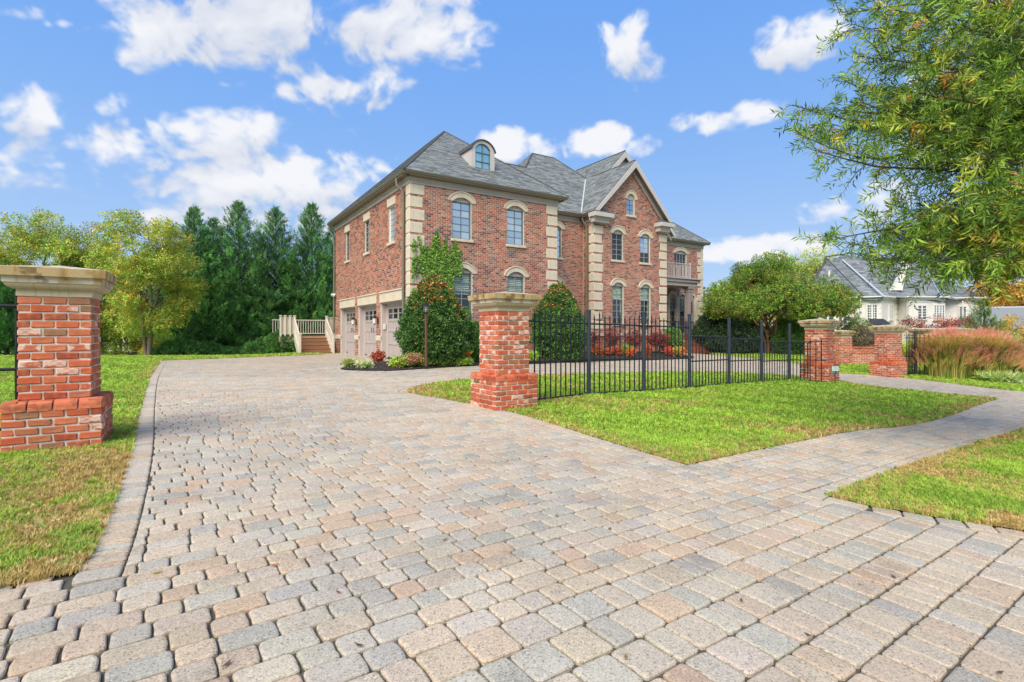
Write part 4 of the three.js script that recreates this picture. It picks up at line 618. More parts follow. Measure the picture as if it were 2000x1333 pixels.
// roofs: each slope is a deck with its shingles on top
function slope(pts, o = {}) { // pts in house axes [a, y, b], first two along the lower edge
  const P = pts.map(([a, y, b]) => V3(a, y, -b)), e = P[1].clone().sub(P[0]).normalize(); let n = V3(); for (let i = 0; i < P.length; i++) n.add(P[i].clone().cross(P[(i + 1) % P.length])); n.normalize(); if (n.y < 0) n.negate(); e.addScaledVector(n, -e.dot(n)).normalize();
  let up = n.clone().cross(e).normalize(); if (up.y < 0) { e.negate(); up.negate(); } const O = P[0], S = P.map((p) => { const d = p.clone().sub(O); return [d.dot(e), d.dot(up)]; });
  const basis = new THREE.Matrix4().makeBasis(e, up, n.clone()); const right = true;
  const deck = ext(poly(S), 0.06, -0.075); const m4 = new THREE.Matrix4().makeBasis(e, up, e.clone().cross(up)).setPosition(O); const g = part('roof', o.parent ?? house);
  deck.applyMatrix4(m4); mesh('roof_deck', metric(deck), M.roofdeck, g);
  const q = new THREE.Quaternion().setFromRotationMatrix(new THREE.Matrix4().makeBasis(e, up, e.clone().cross(up))), r = rng(o.seed ?? 5), cl = new Cloud(), EX = o.ex ?? 0.145, K = EX / 0.145, top = Math.max(...S.map((s) => s[1])), sgn = right ? 1 : -1;
  for (let k = 0; k * EX < top; k++) {
    const y = k * EX + EX * 0.5, xs = []; for (let i = 0; i < S.length; i++) { const [x1, y1] = S[i], [x2, y2] = S[(i + 1) % S.length]; if ((y1 > y) !== (y2 > y)) xs.push(x1 + (x2 - x1) * (y - y1) / (y2 - y1)); } xs.sort((a, b) => a - b);
    for (let z = 0; z + 1 < xs.length; z += 2) { let x = xs[z] - r() * 0.2; while (x < xs[z + 1]) { const w = (0.2 + r() * 0.22) * K, a = Math.max(x, xs[z]), b = Math.min(x + w, xs[z + 1]); if (b - a > 0.03) { const t = pick(r, [[0.215, 0.235, 0.23], [0.245, 0.265, 0.26], [0.185, 0.20, 0.20], [0.28, 0.30, 0.295], [0.225, 0.245, 0.24], [0.155, 0.17, 0.17]]); const th = r() < 0.4 ? 1.6 : 1; if (o.tint) for (let q2 = 0; q2 < 3; q2++) t[q2] *= o.tint[q2]; const pt = O.clone().addScaledVector(e, (a + b) / 2).addScaledVector(up, y).addScaledVector(n, (0.004 + 0.004 * th) * K); cl.add(pt, q.clone().multiply(eul(-0.085 * sgn, 0, 0)), V3((b - a - 0.008) / 0.3, K, th * K), tone(r, t, 0.12)); } x += w; } }
  }
  cl.build('shingle', shingleUnit, M.shingle, g, 'stuff'); return g;
}
const shingleUnit = metric(new THREE.BoxGeometry(0.3, 0.155, 0.014));
const ridgeCap = (a, b, r = 0.055) => mesh('ridge_cap', rod([a[0], a[1] + 0.0, -a[2]], [b[0], b[1] + 0.0, -b[2]], r, 6), M.ridge, house);
{
  const e = 0.36, y0 = EAVE + 0.02, ap = [3.48, 10.95, 4.43], ap2 = [3.48, 10.95, 6.75];
  slope([[-e, y0, -e], [6.96 + e, y0, -e], ap], { seed: 31 }); slope([[-e, y0, 11.5], [-e, y0, -e], ap, ap2], { seed: 32 }); slope([[6.96 + e, y0, -e], [6.96 + e, y0, 11.5], ap2, ap], { seed: 33 }); slope([[6.96 + e, y0, 11.5], [-e, y0, 11.5], ap2], { seed: 34 });
  ridgeCap(ap, [-e, y0, -e]); ridgeCap(ap, [6.96 + e, y0, -e]); ridgeCap(ap, ap2); ridgeCap(ap2, [-e, y0, 11.5]);
  // main roof and the low link to the wing
  const P = (a, b) => [a, b + 5.4 - 0.02, b]; const main = [P(4.2, 1.89), P(14.3, 1.89), P(14.3, 4.0), P(11.46, 6.2), P(9.9, 6.2), P(8.45, 4.75), P(4.3, 4.75)];
  slope([P(5.2, 1.89), P(15.76, 1.89), P(11.46, 6.2), P(9.9, 6.2), P(8.45, 4.75), P(5.2, 4.75)], { seed: 35 });
  ridgeCap(P(5.0, 4.75), P(8.45, 4.75)); ridgeCap(P(8.45, 4.75), P(9.9, 6.2)); ridgeCap(P(9.9, 6.2), P(11.46, 6.2)); ridgeCap(P(11.46, 6.2), P(14, 3.66));
  slope([[5.6, 7.3, 10.5], P(5.6, 1.9), P(9.9, 6.2)], { seed: 36 }); slope([P(15.76, 1.89), [15.76, 7.3, 10.5], P(11.46, 6.2)], { seed: 37 }); slope([[15.76, 7.3, 10.5], [5.6, 7.3, 10.5], P(9.9, 6.2), P(11.46, 6.2)], { seed: 39 }); slope([[5.2, 7.3, 9.5], [8.5, 7.3, 9.5], P(8.45, 4.75), P(5.2, 4.75)].map((q, i) => i < 2 ? [q[0], 5.4, 9.5] : q), { seed: 38 });
  // front gable and the taller one behind it
  const g0 = 10.0, k = 1.04, yg = 7.27, c1 = 12.88, t1 = yg + k * (c1 - g0), c2 = 14.16, t2 = yg + k * (c2 - g0), f1 = 0.98, f2 = 3.0;
  slope([[g0, yg, 6.2], [g0, yg, f1], [c1, t1, f1], [c1, t1, f2], [c2, t2, f2], [c2, t2, 7.4]], { seed: 41 }); slope([[c1 * 2 - g0, yg, f1], [c1 * 2 - g0, yg, 4.4], [c1, t1, 4.4], [c1, t1, f1]], { seed: 42 });
  slope([[c2 * 2 - g0, yg, f2], [c2 * 2 - g0, yg, 8], [c2, t2, 8], [c2, t2, f2]], { seed: 43 });
  ridgeCap([c1, t1, f1], [c1, t1, 4.2]); ridgeCap([c2, t2, f2], [c2, t2, 7.4]); 
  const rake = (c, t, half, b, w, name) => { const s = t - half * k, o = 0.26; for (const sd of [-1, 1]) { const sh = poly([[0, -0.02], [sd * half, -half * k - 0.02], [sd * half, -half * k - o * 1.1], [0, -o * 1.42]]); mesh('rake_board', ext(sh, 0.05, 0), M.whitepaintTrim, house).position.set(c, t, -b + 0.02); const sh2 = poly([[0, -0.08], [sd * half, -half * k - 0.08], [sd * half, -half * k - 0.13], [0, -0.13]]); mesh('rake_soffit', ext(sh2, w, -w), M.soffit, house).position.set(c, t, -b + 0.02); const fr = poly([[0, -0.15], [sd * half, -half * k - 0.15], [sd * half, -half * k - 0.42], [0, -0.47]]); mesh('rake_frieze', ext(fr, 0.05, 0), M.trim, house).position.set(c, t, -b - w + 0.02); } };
  M.whitepaintTrim = std([0.56, 0.52, 0.485], { map: T.grain, roughness: 0.6 });
  rake(c1, t1, c1 - g0, f1, 0.36); rake(c2, t2, c2 - g0, f2, 0.3);
  mesh('gable_wall', ext(poly([[g0 + 0.3, yg], [c2 * 2 - g0 - 0.3, yg], [c2, t2 - 0.3]]), 0.1, -f2 - 0.35), M.limestone, house);
  // eave returns with little dark roofs
  for (const [x0, x1] of [[9.98, 11.25], [14.72, 15.78]]) { const g = part('eave_return', house); const m = (x0 + x1) / 2, w = x1 - x0; mesh('return_board', [bev(m, 7.13, -1.1, w, 0.22, 0.55), bev(m, 6.9, -1.22, w - 0.2, 0.26, 0.3)], M.whitepaintTrim, g); mesh('return_roof', convex([[[x0, 7.26, -0.82], [x1 + 0.02, 7.26, -0.82], [x1 - 0.3, 7.52, -1.34], [x0 + 0.35, 7.52, -1.34]], [[x0, 7.25, -0.82], [x1 + 0.02, 7.25, -0.82], [x1 + 0.02, 7.25, -1.34], [x0, 7.25, -1.34]], [[x0, 7.26, -0.82], [x0 + 0.35, 7.52, -1.34], [x0, 7.25, -1.34]], [[x1 + 0.02, 7.26, -0.82], [x1 - 0.3, 7.52, -1.34], [x1 + 0.02, 7.25, -1.34]], [[x0, 7.25, -1.34], [x1, 7.25, -1.34], [x1 - 0.3, 7.52, -1.34], [x0 + 0.35, 7.52, -1.34]]]), M.roofdeck, g); }
  // valley flashing
  mesh('valley', [rod([10.02, 7.36, -1.95], [11.45 + 0.0, 7.36 + 1.49, -3.45], 0.05, 4), rod([11.45, 8.85, -3.45], [12.7, 10.15, -4.76], 0.05, 4)], M.flashing, house);
  // right part
  const yr = EAVE + 0.02, kr = 0.86; slope([[15.6, yr, 4.0], [23.13, yr, 4.0], [23.13 - 4.5, yr + 4.5 * kr, 8.5], [15.6, yr + 4.5 * kr, 8.5]], { seed: 44 }); slope([[23.13, yr, 4.0], [23.13, yr, 15.9], [18.63, yr + 4.5 * kr, 11], [18.63, yr + 4.5 * kr, 8.5]], { seed: 45 }); slope([[23.13, yr, 15.9], [5, yr, 15.9], [8, yr + 3.87, 11], [18.63, yr + 3.87, 11]], { seed: 46 });
  ridgeCap([23.13, yr, 4.0], [18.63, yr + 4.5 * kr, 8.5]);
  // roof dormer with an arched window
  const dm = part('dormer', house); dm.position.set(3.66, 8.1, -0.95); // base on the slope
  const W = 1.14, wallH = 0.95, rise = 0.42, outer = arcPts(-W / 2, W / 2, wallH, wallH + rise, 14), inner = arcPts(-0.37, 0.37, 1.0, 1.24, 12);
  mesh('dormer_front', metric(ext(poly([[-W / 2, -0.1], [W / 2, -0.1], ...outer.slice().reverse()], [[[-0.37, 0.08], [0.37, 0.08], ...inner.slice().reverse()]]), 0.12, -0.06)), M.whitepaintTrim, dm);
  const curve = arcPts(-W / 2 - 0.06, W / 2 + 0.06, wallH - 0.02, wallH + rise + 0.04, 14), c3 = arcPts(-W / 2, W / 2, wallH - 0.02, wallH + rise, 14); mesh('dormer_roof', [ext(poly([...c3, ...curve.slice().reverse()]), 2.4, -2.28)], M.ridge, dm); mesh('dormer_cheek', [box(-W / 2 + 0.03, 0.35, -1.1, 0.06, 1.3, 2.1), box(W / 2 - 0.03, 0.35, -1.1, 0.06, 1.3, 2.1)], M.whitepaintTrim, dm); mesh('cheek_trim', rod([-W / 2 - 0.01, 0.9, -0.15], [-W / 2 - 0.01, 0.9, -1.0], 0.014, 4), M.trim, dm);
  mesh('frame', [box(-0.355, 0.55, 0.0, 0.04, 0.96, 0.06), box(0.355, 0.55, 0.0, 0.04, 0.96, 0.06), box(0, 0.1, 0, 0.67, 0.04, 0.06), box(0, 0.6, 0.01, 0.03, 1.25, 0.03), box(0, 0.46, 0.012, 0.7, 0.03, 0.03), box(0, 0.84, 0.012, 0.7, 0.03, 0.03), metric(ext(poly([...inner, ...arcPts(-0.33, 0.33, 1.0, 1.2, 12).reverse()]), 0.06, -0.03))], M.frame, dm);
  for (let i = 0; i < 2; i++) for (let j = 0; j < 2; j++) { const p = mesh('pane', box(0, 0, 0, 0.33, 0.35, 0.006), std([0.36, 0.62, 0.66], { roughness: 0.05, metalness: 0.75 }), dm); p.position.set(-0.17 + i * 0.34, 0.28 + j * 0.37, -0.02); } mesh('pane', ext(poly([[-0.35, 0.86], [0.35, 0.86], ...inner.slice().reverse()]), 0.006, -0.022), std([0.36, 0.62, 0.66], { roughness: 0.05, metalness: 0.75 }), dm);
  // downspouts
  const spout = (pts) => mesh('downspout', tube(pts.map(([a, y, b]) => V3(a, y, -b)), 0.055, 0.055, 8, 46), M.gutter, house);
  spout([[-0.3, 7.2, 0.62], [-0.3, 7.0, 0.62], [-0.28, 6.86, 0.6], [-0.1, 6.7, 0.5], [-0.08, 6.5, 0.5], [-0.08, 4, 0.5], [-0.08, 2, 0.5], [-0.08, 0.1, 0.5]]); spout([[-0.3, 7.2, 11.3], [-0.3, 7.0, 11.3], [-0.26, 6.8, 11.28], [-0.12, 6.6, 11.2], [-0.08, 6.4, 11.2], [-0.08, 3, 11.2], [-0.08, 0.1, 11.2]]); spout([[10.1, 7.15, 1.95], [10.1, 6.95, 1.95], [10.25, 6.7, 1.84], [10.28, 6.4, 1.84], [10.28, 3, 1.84], [10.28, 0.0, 1.84]]);
}
// ---------------------------------------------------------------- deck behind the garage
{
  const t = thing('timber_deck', 'raised beige timber deck with brown stair beside the garage', 'deck', ...hp(-2, 11.5), 0, HT), dk = std([0.62, 0.55, 0.43], { map: T.grain, roughness: 0.6 }), post = std([0.70, 0.64, 0.53], { map: T.grain, roughness: 0.6 });
  for (let i = 0; i < 5; i++) { mesh('tread', bev(1.0 - 0.23, 0.04 + i * 0.19 + 0.13, 1.25 - i * 0.3, 1.6, 0.04, 0.33, 0.006), M.deckWood, t); mesh('riser', box(0.77, 0.04 + i * 0.19 + 0.04, 1.12 - i * 0.3 + 0.26, 1.58, 0.14, 0.02), M.deckWood, t); }
  for (const x of [-0.07, 1.61]) { mesh('stringer', ext(poly([[1.5, -0.05], [1.5, 0.2], [-0.1, 1.2], [-0.1, 0.85], [1.1, -0.05]]), 0.05, 0).rotateY(-Math.PI / 2).translate(x, 0, 0), dk, t); mesh('newel', [bev(x, 0.55, 1.45, 0.11, 1.1, 0.11), bev(x, 1.12, 1.45, 0.15, 0.05, 0.15), bev(x, 1.5, -0.05, 0.11, 1.2, 0.11), bev(x, 2.12, -0.05, 0.15, 0.05, 0.15)], post, t); mesh('stair_rail', [rod([x, 1.02, 1.45], [x, 2.0, -0.05], 0.035, 4), rod([x, 0.35, 1.45], [x, 1.3, -0.05], 0.03, 4)], post, t); for (let i = 1; i < 10; i++) mesh('baluster', rod([x, 0.33 + i * 0.093, 1.45 - i * 0.15], [x, 1.0 + i * 0.096, 1.45 - i * 0.15], 0.018, 4), post, t); }
  mesh('deck_frame', [box(0.75, 0.84, -1.6, 3.2, 0.28, 3.1)], dk, t); for (let i = 0; i < 18; i++) mesh('deck_board', bev(0.75, 1.0, -0.12 - i * 0.16, 3.3, 0.035, 0.15, 0.006), M.deckWood, t);
  for (const x of [-0.78, -0.55, -0.3]) mesh('post', [bev(x, 1.55, -0.02, 0.09, 1.1, 0.09), bev(x, 2.12, -0.02, 0.14, 0.05, 0.14)], post, t);
  for (const [x, w] of [[-0.43, 0.7], [1.98, 0.6]]) { mesh('privacy_panel', box(x, 1.58, -0.06, w, 0.84, 0.03), dk, t); mesh('panel_rail', bev(x, 2.03, -0.05, w, 0.06, 0.09), dk, t); mesh('panel_rail', bev(x, 1.14, -0.05, w, 0.05, 0.06), dk, t); }
  mesh('back_rail', [bev(0.75, 1.95, -3.0, 3.1, 0.06, 0.07), bev(0.75, 1.15, -3.0, 3.1, 0.05, 0.06)], post, t); for (let i = 0; i < 22; i++) mesh('baluster', box(-0.75 + i * 0.14, 1.55, -3.0, 0.035, 0.8, 0.035), post, t);
  for (const [x, z] of [[-0.7, -0.2], [-0.7, -2.8], [0.8, -2.8], [2.1, -2.8]]) mesh('support', box(x, 0.3, z, 0.14, 1.1, 0.14), dk, t);
}
// ---------------------------------------------------------------- lamp post in the bed
{
  const d = 16.25, x = (832 - CX) / FOC * d, t = thing('lamp_post', 'rusty brown lamp post with small black lantern before the tall clipped bush', 'lamp post', x, d, ground(x, d) + 0.1);
  mesh('pole', [new THREE.CylinderGeometry(0.038, 0.045, 1.62, 12).translate(0, 0.81, 0), new THREE.CylinderGeometry(0.05, 0.05, 0.04, 12).translate(0, 1.6, 0)].map(plain), M.rust, t);
  mesh('lantern_base', new THREE.CylinderGeometry(0.085, 0.05, 0.06, 6).translate(0, 1.65, 0), M.iron, t); mesh('lantern_glass', new THREE.CylinderGeometry(0.085, 0.075, 0.2, 6).translate(0, 1.78, 0), new THREE.MeshPhysicalMaterial({ color: L(0.9, 0.9, 0.85), roughness: 0.2, transmission: 0.9, thickness: 0 }), t); mesh('bulb', new THREE.SphereGeometry(0.03, 8, 6).translate(0, 1.76, 0), M.whitepaint, t);
  mesh('lantern_bar', Array.from({ length: 6 }, (_, i) => box(Math.cos(i * 1.047) * 0.083, 1.78, Math.sin(i * 1.047) * 0.083, 0.012, 0.2, 0.012)), M.iron, t); mesh('lantern_cap', [new THREE.ConeGeometry(0.12, 0.11, 6).translate(0, 1.935, 0), new THREE.SphereGeometry(0.02, 6, 5).translate(0, 2.01, 0)].map(plain), M.iron, t);
}

// ---------------------------------------------------------------- foliage
const at = (px, py, d) => V3((px - CX) / FOC * d, EYE + (HY - py) / FOC * d, -d);
const leafTris = (l, w, fold, m) => [[[0, 0, 0], [w / 2, l * 0.45, fold], [0, l, 0]], [[0, 0, 0], [0, l, 0], [-w / 2, l * 0.45, fold]]].map((t) => t.map((p) => V3(...p).applyMatrix4(m).toArray()));
function spray(seed, n, o) { // a twig's worth of leaves round +y
  const r = rng(seed), t = []; const { l = 0.09, w = 0.02, R = 0.12, len = 0.2, out = 0.9, fold = 0.006, flat = 1 } = o;
  for (let i = 0; i < n; i++) { const a = i * 2.399 + r() * 0.8, h = len * (i + r()) / n, tilt = out * (0.7 + r() * 0.6); const m = new THREE.Matrix4().makeRotationFromEuler(new THREE.Euler(0, a, 0)).multiply(new THREE.Matrix4().makeRotationZ(-tilt)).multiply(new THREE.Matrix4().makeRotationY(r() * 6.28)); m.setPosition(Math.cos(-a) * R * r() * 0.4, h, Math.sin(-a) * R * r() * 0.4 * flat); const k = 0.7 + r() * 0.6; t.push(...leafTris(l * k, w * k, fold, m)); }
  return tris(t);
}
const upTo = (v) => new THREE.Quaternion().setFromUnitVectors(V3(0, 1, 0), v);
const rdir = (r) => { const z = r() * 2 - 1, a = r() * 6.283, q = Math.sqrt(1 - z * z); return V3(q * Math.cos(a), z, q * Math.sin(a)); };
function clumpCloud(r, clumps, n, size, pal, o = {}) { // leaves on the outside of many uneven clumps
  const c = new Cloud(), W = clumps.map((q) => q[3] ** 2), tot = W.reduce((a, b) => a + b, 0);
  clumps.forEach((q, i) => { const k = Math.round(n * W[i] / tot), ct = tone(r, [1, 1, 1], o.clumpTone ?? 0.18), bias = r(); for (let j = 0; j < k; j++) { const d = rdir(r), s = Math.pow(r(), o.fill ?? 0.45), p = V3(q[0] + d.x * q[3] * s, q[1] + d.y * q[3] * s * (o.squash ?? 0.8), q[2] + d.z * q[3] * s); if (o.keep && !o.keep(p)) continue; const dir = d.clone().multiplyScalar(o.outward ?? 0.8).add(rdir(r).multiplyScalar(0.8)).add(V3(0, o.lift ?? 0.25, 0)).normalize(); const col = o.color ? o.color(p, r, bias) : pick(r, pal); c.add(p, upTo(dir).multiply(eul(0, r() * 6.28, 0)), size * (0.7 + r() * 0.6), ltone(r, col, 0.18).map((v, z) => v * ct[z])); } });
  return c;
}
function limbs(r, base, H, R, n, r0, y0 = 0.35) { const g = []; for (let i = 0; i < n; i++) { const a = i * 2.4 + r() * 0.7, h = H * (y0 + (0.85 - y0) * i / n), L = R * (0.45 + r() * 0.4); g.push(tube([V3(0, h * 0.75, 0).add(base), V3(Math.cos(a) * L * 0.4, h * 0.75 + L * 0.35, Math.sin(a) * L * 0.4).add(base), V3(Math.cos(a) * L, h * 0.75 + L * (0.6 + r() * 0.5), Math.sin(a) * L).add(base)], r0 * 0.45, r0 * 0.1, 5)); } return g; }
function broad(name, label, category, x, d, y, o) {
  const t = thing(name, label, category, x, d, y, 0, o.group), r = rng(o.seed), { h, R, cy, ry, n, size, pal, stems = 1, r0 = 0.11 } = o;
  const tr = []; for (let i = 0; i < stems; i++) { const a = i * 2.4 + 0.5, q = stems > 1 ? R * (0.25 + r() * 0.25) : R * 0.06; tr.push(tube([V3(Math.cos(a) * 0.06 * stems * 0.4, -0.15, Math.sin(a) * 0.06 * stems * 0.4), V3(Math.cos(a) * q * 0.35, h * 0.28, Math.sin(a) * q * 0.35), V3(Math.cos(a + 0.3) * q * 0.9, h * 0.58, Math.sin(a + 0.3) * q * 0.9), V3(Math.cos(a) * q * 1.2, h * 0.86, Math.sin(a) * q * 1.2)], r0, r0 * 0.15, 8, 14)); }
  mesh('trunk', tr, o.bark ?? M.bark, t); mesh('branch', limbs(r, V3(0, 0, 0), h, R, o.nl ?? 12, r0), o.bark ?? M.bark, t);
  const cl = o.clumps ?? (() => { const c = []; for (let i = 0; i < (o.nc ?? 40); i++) { const dd = rdir(r), s = 0.35 + 0.65 * Math.pow(r(), 0.5); c.push([dd.x * R * s, cy + dd.y * ry * s, dd.z * R * s * (o.depth ?? 1), R * (o.cs ?? 0.28) * (0.6 + r() * 0.8)]); } return c; })();
  clumpCloud(r, cl, n, size, pal, o).build('crown', o.geo, o.mat ?? M.leaf, t, 'stuff'); return t;
}
const ltone = (r, c, j) => tone(r, c, j).map((v) => Math.min(0.9, v * 1.75));
const small = spray(3, 9, { l: 0.11, w: 0.05, R: 0.2, len: 0.22, out: 1.0 }), tiny = spray(4, 10, { l: 0.075, w: 0.04, R: 0.12, len: 0.14, out: 1.1 }), oakSpray = spray(7, 11, { l: 0.082, w: 0.0145, R: 0.01, len: 0.13, out: 0.95, fold: 0.003 });
const plume = (() => { const r = rng(8), t = []; for (let i = 0; i < 16; i++) { const a = r() * 6.28, h = i / 16, ti = 0.35 + 0.5 * (1 - h) + r() * 0.2; const m = new THREE.Matrix4().makeRotationFromEuler(new THREE.Euler(0, a, 0)).multiply(new THREE.Matrix4().makeRotationZ(-ti)); m.setPosition(0, h * 0.36, 0); t.push(...leafTris(0.17 * (1.15 - h * 0.5), 0.03, 0.008, m)); } return tris(t); })();

// clipped evergreen bushes by the house
function bush(label, px, d, w, h, o) {
  const x = (px - CX) / FOC * d, t = thing(o.name ?? 'clipped_bush', label, o.category ?? 'bush', x, d, ground(x, d) + (o.dy ?? 0.05), 0, o.group), r = rng(o.seed);
  const prof = o.prof ?? ((v) => Math.pow(Math.sin(Math.PI * Math.min(1, (v * 0.86 + 0.14))), 0.62) * (1 - 0.35 * v)), wob = (a, v) => 1 + 0.26 * (fbm(a * 1.9 + 3, v * 6, 0, 4, o.seed) - 0.5) * 2, geo = [];
  const nA = 20, nV = 14, P = (i, j, k) => { const a = i / nA * 6.2832, v = j / nV, q = w / 2 * prof(v) * wob(a, v) * k; return [Math.cos(a) * q, h * v * k, Math.sin(a) * q]; };
  for (let i = 0; i < nA; i++) for (let j = 0; j < nV; j++) geo.push([P(i, j, 0.84), P(i + 1, j + 1, 0.84), P(i + 1, j, 0.84)], [P(i, j, 0.84), P(i, j + 1, 0.84), P(i + 1, j + 1, 0.84)]);
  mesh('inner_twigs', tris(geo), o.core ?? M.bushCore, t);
  const c = new Cloud(); for (let i = 0; i < o.n; i++) { const a = r() * 6.2832, v = Math.pow(r(), 0.85), hole = fbm(a * 2.6, v * 7, 0, 3, o.seed + 7), k = (hole < 0.4 ? 0.76 : 0.9) + r() * 0.14 + (r() < 0.05 ? r() * 0.14 : 0), q = w / 2 * prof(v) * wob(a, v) * k; const p = V3(Math.cos(a) * q, h * v * (0.95 + r() * 0.07), Math.sin(a) * q), dir = V3(Math.cos(a), 0.35 + v * 0.7, Math.sin(a)).add(rdir(r).multiplyScalar(0.85)).normalize(); const tip = o.tip && r() < o.tip[0] * ss(o.tip[2] ?? 0.4, 1, v + (r() - 0.5) * 0.5); c.add(p, upTo(dir).multiply(eul(0, r() * 6.28, 0)), (o.size ?? 1) * (0.7 + r() * 0.6), ltone(r, tip ? pick(r, o.tip[1]) : pick(r, o.pal), 0.25)); }
  c.build('foliage', o.geo ?? tiny, o.mat ?? M.gloss, t, 'stuff'); return t;
}
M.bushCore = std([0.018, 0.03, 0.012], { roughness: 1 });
const HOLLY = [[0.035, 0.085, 0.018], [0.05, 0.11, 0.022], [0.07, 0.14, 0.03], [0.028, 0.07, 0.02], [0.09, 0.17, 0.035]], RUSTY = [[0.34, 0.12, 0.035], [0.28, 0.17, 0.04], [0.40, 0.17, 0.05]];
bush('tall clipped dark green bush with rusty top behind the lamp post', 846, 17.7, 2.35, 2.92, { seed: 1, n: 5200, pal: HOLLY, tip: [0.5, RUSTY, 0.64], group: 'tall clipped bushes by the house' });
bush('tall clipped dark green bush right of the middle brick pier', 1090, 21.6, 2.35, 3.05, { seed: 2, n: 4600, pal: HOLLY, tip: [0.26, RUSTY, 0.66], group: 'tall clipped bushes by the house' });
const low = (v) => Math.pow(Math.sin(Math.PI * (0.12 + 0.88 * v)), 0.6), oval = (v) => Math.pow(Math.sin(Math.PI * (0.08 + 0.9 * v)), 0.55);
bush('dark climbing shrub against the wall left of the middle brick pier', 925, 18.9, 1.1, 1.35, { seed: 3, n: 900, pal: HOLLY, prof: oval, name: 'shrub', category: 'shrub' });
for (const [px, d, w, h, s, l] of [[1392, 31.5, 2.2, 2.35, 11, 'dark glossy hedge bush beside the front steps'], [1432, 30.2, 2.4, 1.9, 12, 'dark glossy hedge bush left of the multi stemmed tree'], [1462, 31.6, 1.8, 1.7, 13, 'dark hedge bush behind the stems of the multi stemmed tree']]) bush(l, px, d, w, h, { seed: s, n: 1500, pal: [[0.022, 0.045, 0.018], [0.035, 0.065, 0.025], [0.05, 0.08, 0.04]], prof: oval, size: 1.25, name: 'hedge_bush', category: 'hedge', group: 'dark hedge bushes beside the steps', dy: 0 });
const feather = spray(12, 16, { l: 0.12, w: 0.022, R: 0.06, len: 0.16, out: 0.5 });
for (const [px, d, w, h, s, l] of [[1530, 30, 1.0, 1.9, 14, 'leftmost of the trimmed green conical evergreens under the spreading tree'], [1556, 29.6, 1.0, 2.1, 15, 'trimmed green conical evergreen, second from the left under the spreading tree'], [1583, 29.2, 1.05, 2.2, 16, 'trimmed green conical evergreen just left of the sign pier'], [1668, 33, 0.9, 2.3, 17, 'green conical evergreen seen above the low garden wall']]) bush(l, px, d, w, h, { seed: s, n: 1300, pal: [[0.05, 0.12, 0.02], [0.07, 0.15, 0.025], [0.09, 0.18, 0.03]], prof: (v) => Math.pow(Math.sin(Math.PI * (0.2 + 0.78 * v)), 0.7) * (1.1 - 0.45 * v), geo: feather, mat: M.needle, name: 'conical_evergreen', category: 'evergreen shrub', group: 'trimmed conical evergreens', dy: 0 });
bush('light green loose bush right of the house corner', 1388, 41, 2.6, 2.6, { seed: 18, n: 900, pal: [[0.16, 0.26, 0.03], [0.2, 0.3, 0.05]], prof: oval, geo: small, mat: M.leaf, size: 1.2, name: 'shrub', category: 'shrub', dy: 0.3 });
// ivy on the front wall
{
  const t = thing('ivy', 'green ivy climbing the front wall over the pale corner stones', 'ivy', HX, HD, 0, HT), r = rng(61), c = new Cloud(), lf = tris([[[0, 0, 0], [0.06, -0.03, 0.015], [0, -0.12, 0.03]], [[0, 0, 0], [0, -0.12, 0.03], [-0.06, -0.03, 0.015]]]);
  const top = (s) => 4.3 + 0.12 * Math.sin(s * 3.1 + 0.3) + 0.9 * Math.max(0, 1 - Math.abs(s - 1.05) * 5) + 0.75 * Math.max(0, 1 - Math.abs(s - 1.42) * 6) + 0.65 * Math.max(0, 1 - Math.abs(s - 0.28) * 5) + 0.5 * Math.max(0, 1 - Math.abs(s - 1.85) * 5) + 0.3 * fbm(s * 9, 1, 0, 3, 5);
  for (let i = 0; i < 15000; i++) { const s = 0.06 + r() * 2.1, y = 1.6 + r() * 3.9, tp = top(s), e = Math.min(s + 0.06, 2.05 + 0.25 * fbm(y * 3, 2, 0, 3, 8) - s); if (y > tp || e < 0.03) continue; if (y > 4.2 && r() < (y - 4.2) * 0.6) continue; if (y < 3.5 && s > 1.74) continue; if (s < 0.5 && y > 2.4 && fbm(s * 7, y * 3, 0, 3, 3) < 0.5) continue; c.add(V3(s, y, 0.03 + r() * 0.1 * (1 - ss(3.2, 5.2, y)) + 0.01), eul((r() - 0.5) * 0.7 - 0.25, (r() - 0.5) * 0.8, (r() - 0.5) * 1.2), 0.55 + r() * 0.5, ltone(r, pick(r, [[0.07, 0.14, 0.018], [0.11, 0.20, 0.025], [0.17, 0.28, 0.04], [0.045, 0.10, 0.016]]), 0.2)); }
  for (let i = 0; i < 1500; i++) { const s = 2.2 + r() * 1.5, y = 0.1 + r() * 2.2; if (fbm(s * 3, y * 2, 0, 3, 9) < 0.45 + y * 0.06) continue; c.add(V3(s, y, 0.03 + r() * 0.05), eul((r() - 0.5) * 0.6 - 0.2, (r() - 0.5) * 0.8, (r() - 0.5) * 1.2), 0.6 + r() * 0.6, ltone(r, pick(r, [[0.05, 0.10, 0.02], [0.08, 0.14, 0.02]]), 0.2)); }
  c.build('foliage', lf, M.leaf, t, 'stuff');
  mesh('stem', [0.3, 0.7, 1.05, 1.4, 1.8].map((s, i) => tube([V3(s, 0.2, 0.02), V3(s + 0.1, 2, 0.025), V3(s - 0.05, 3.4, 0.025), V3(s, top(s) - 0.1, 0.02)], 0.012, 0.004, 4)), M.darkBark, t);
}
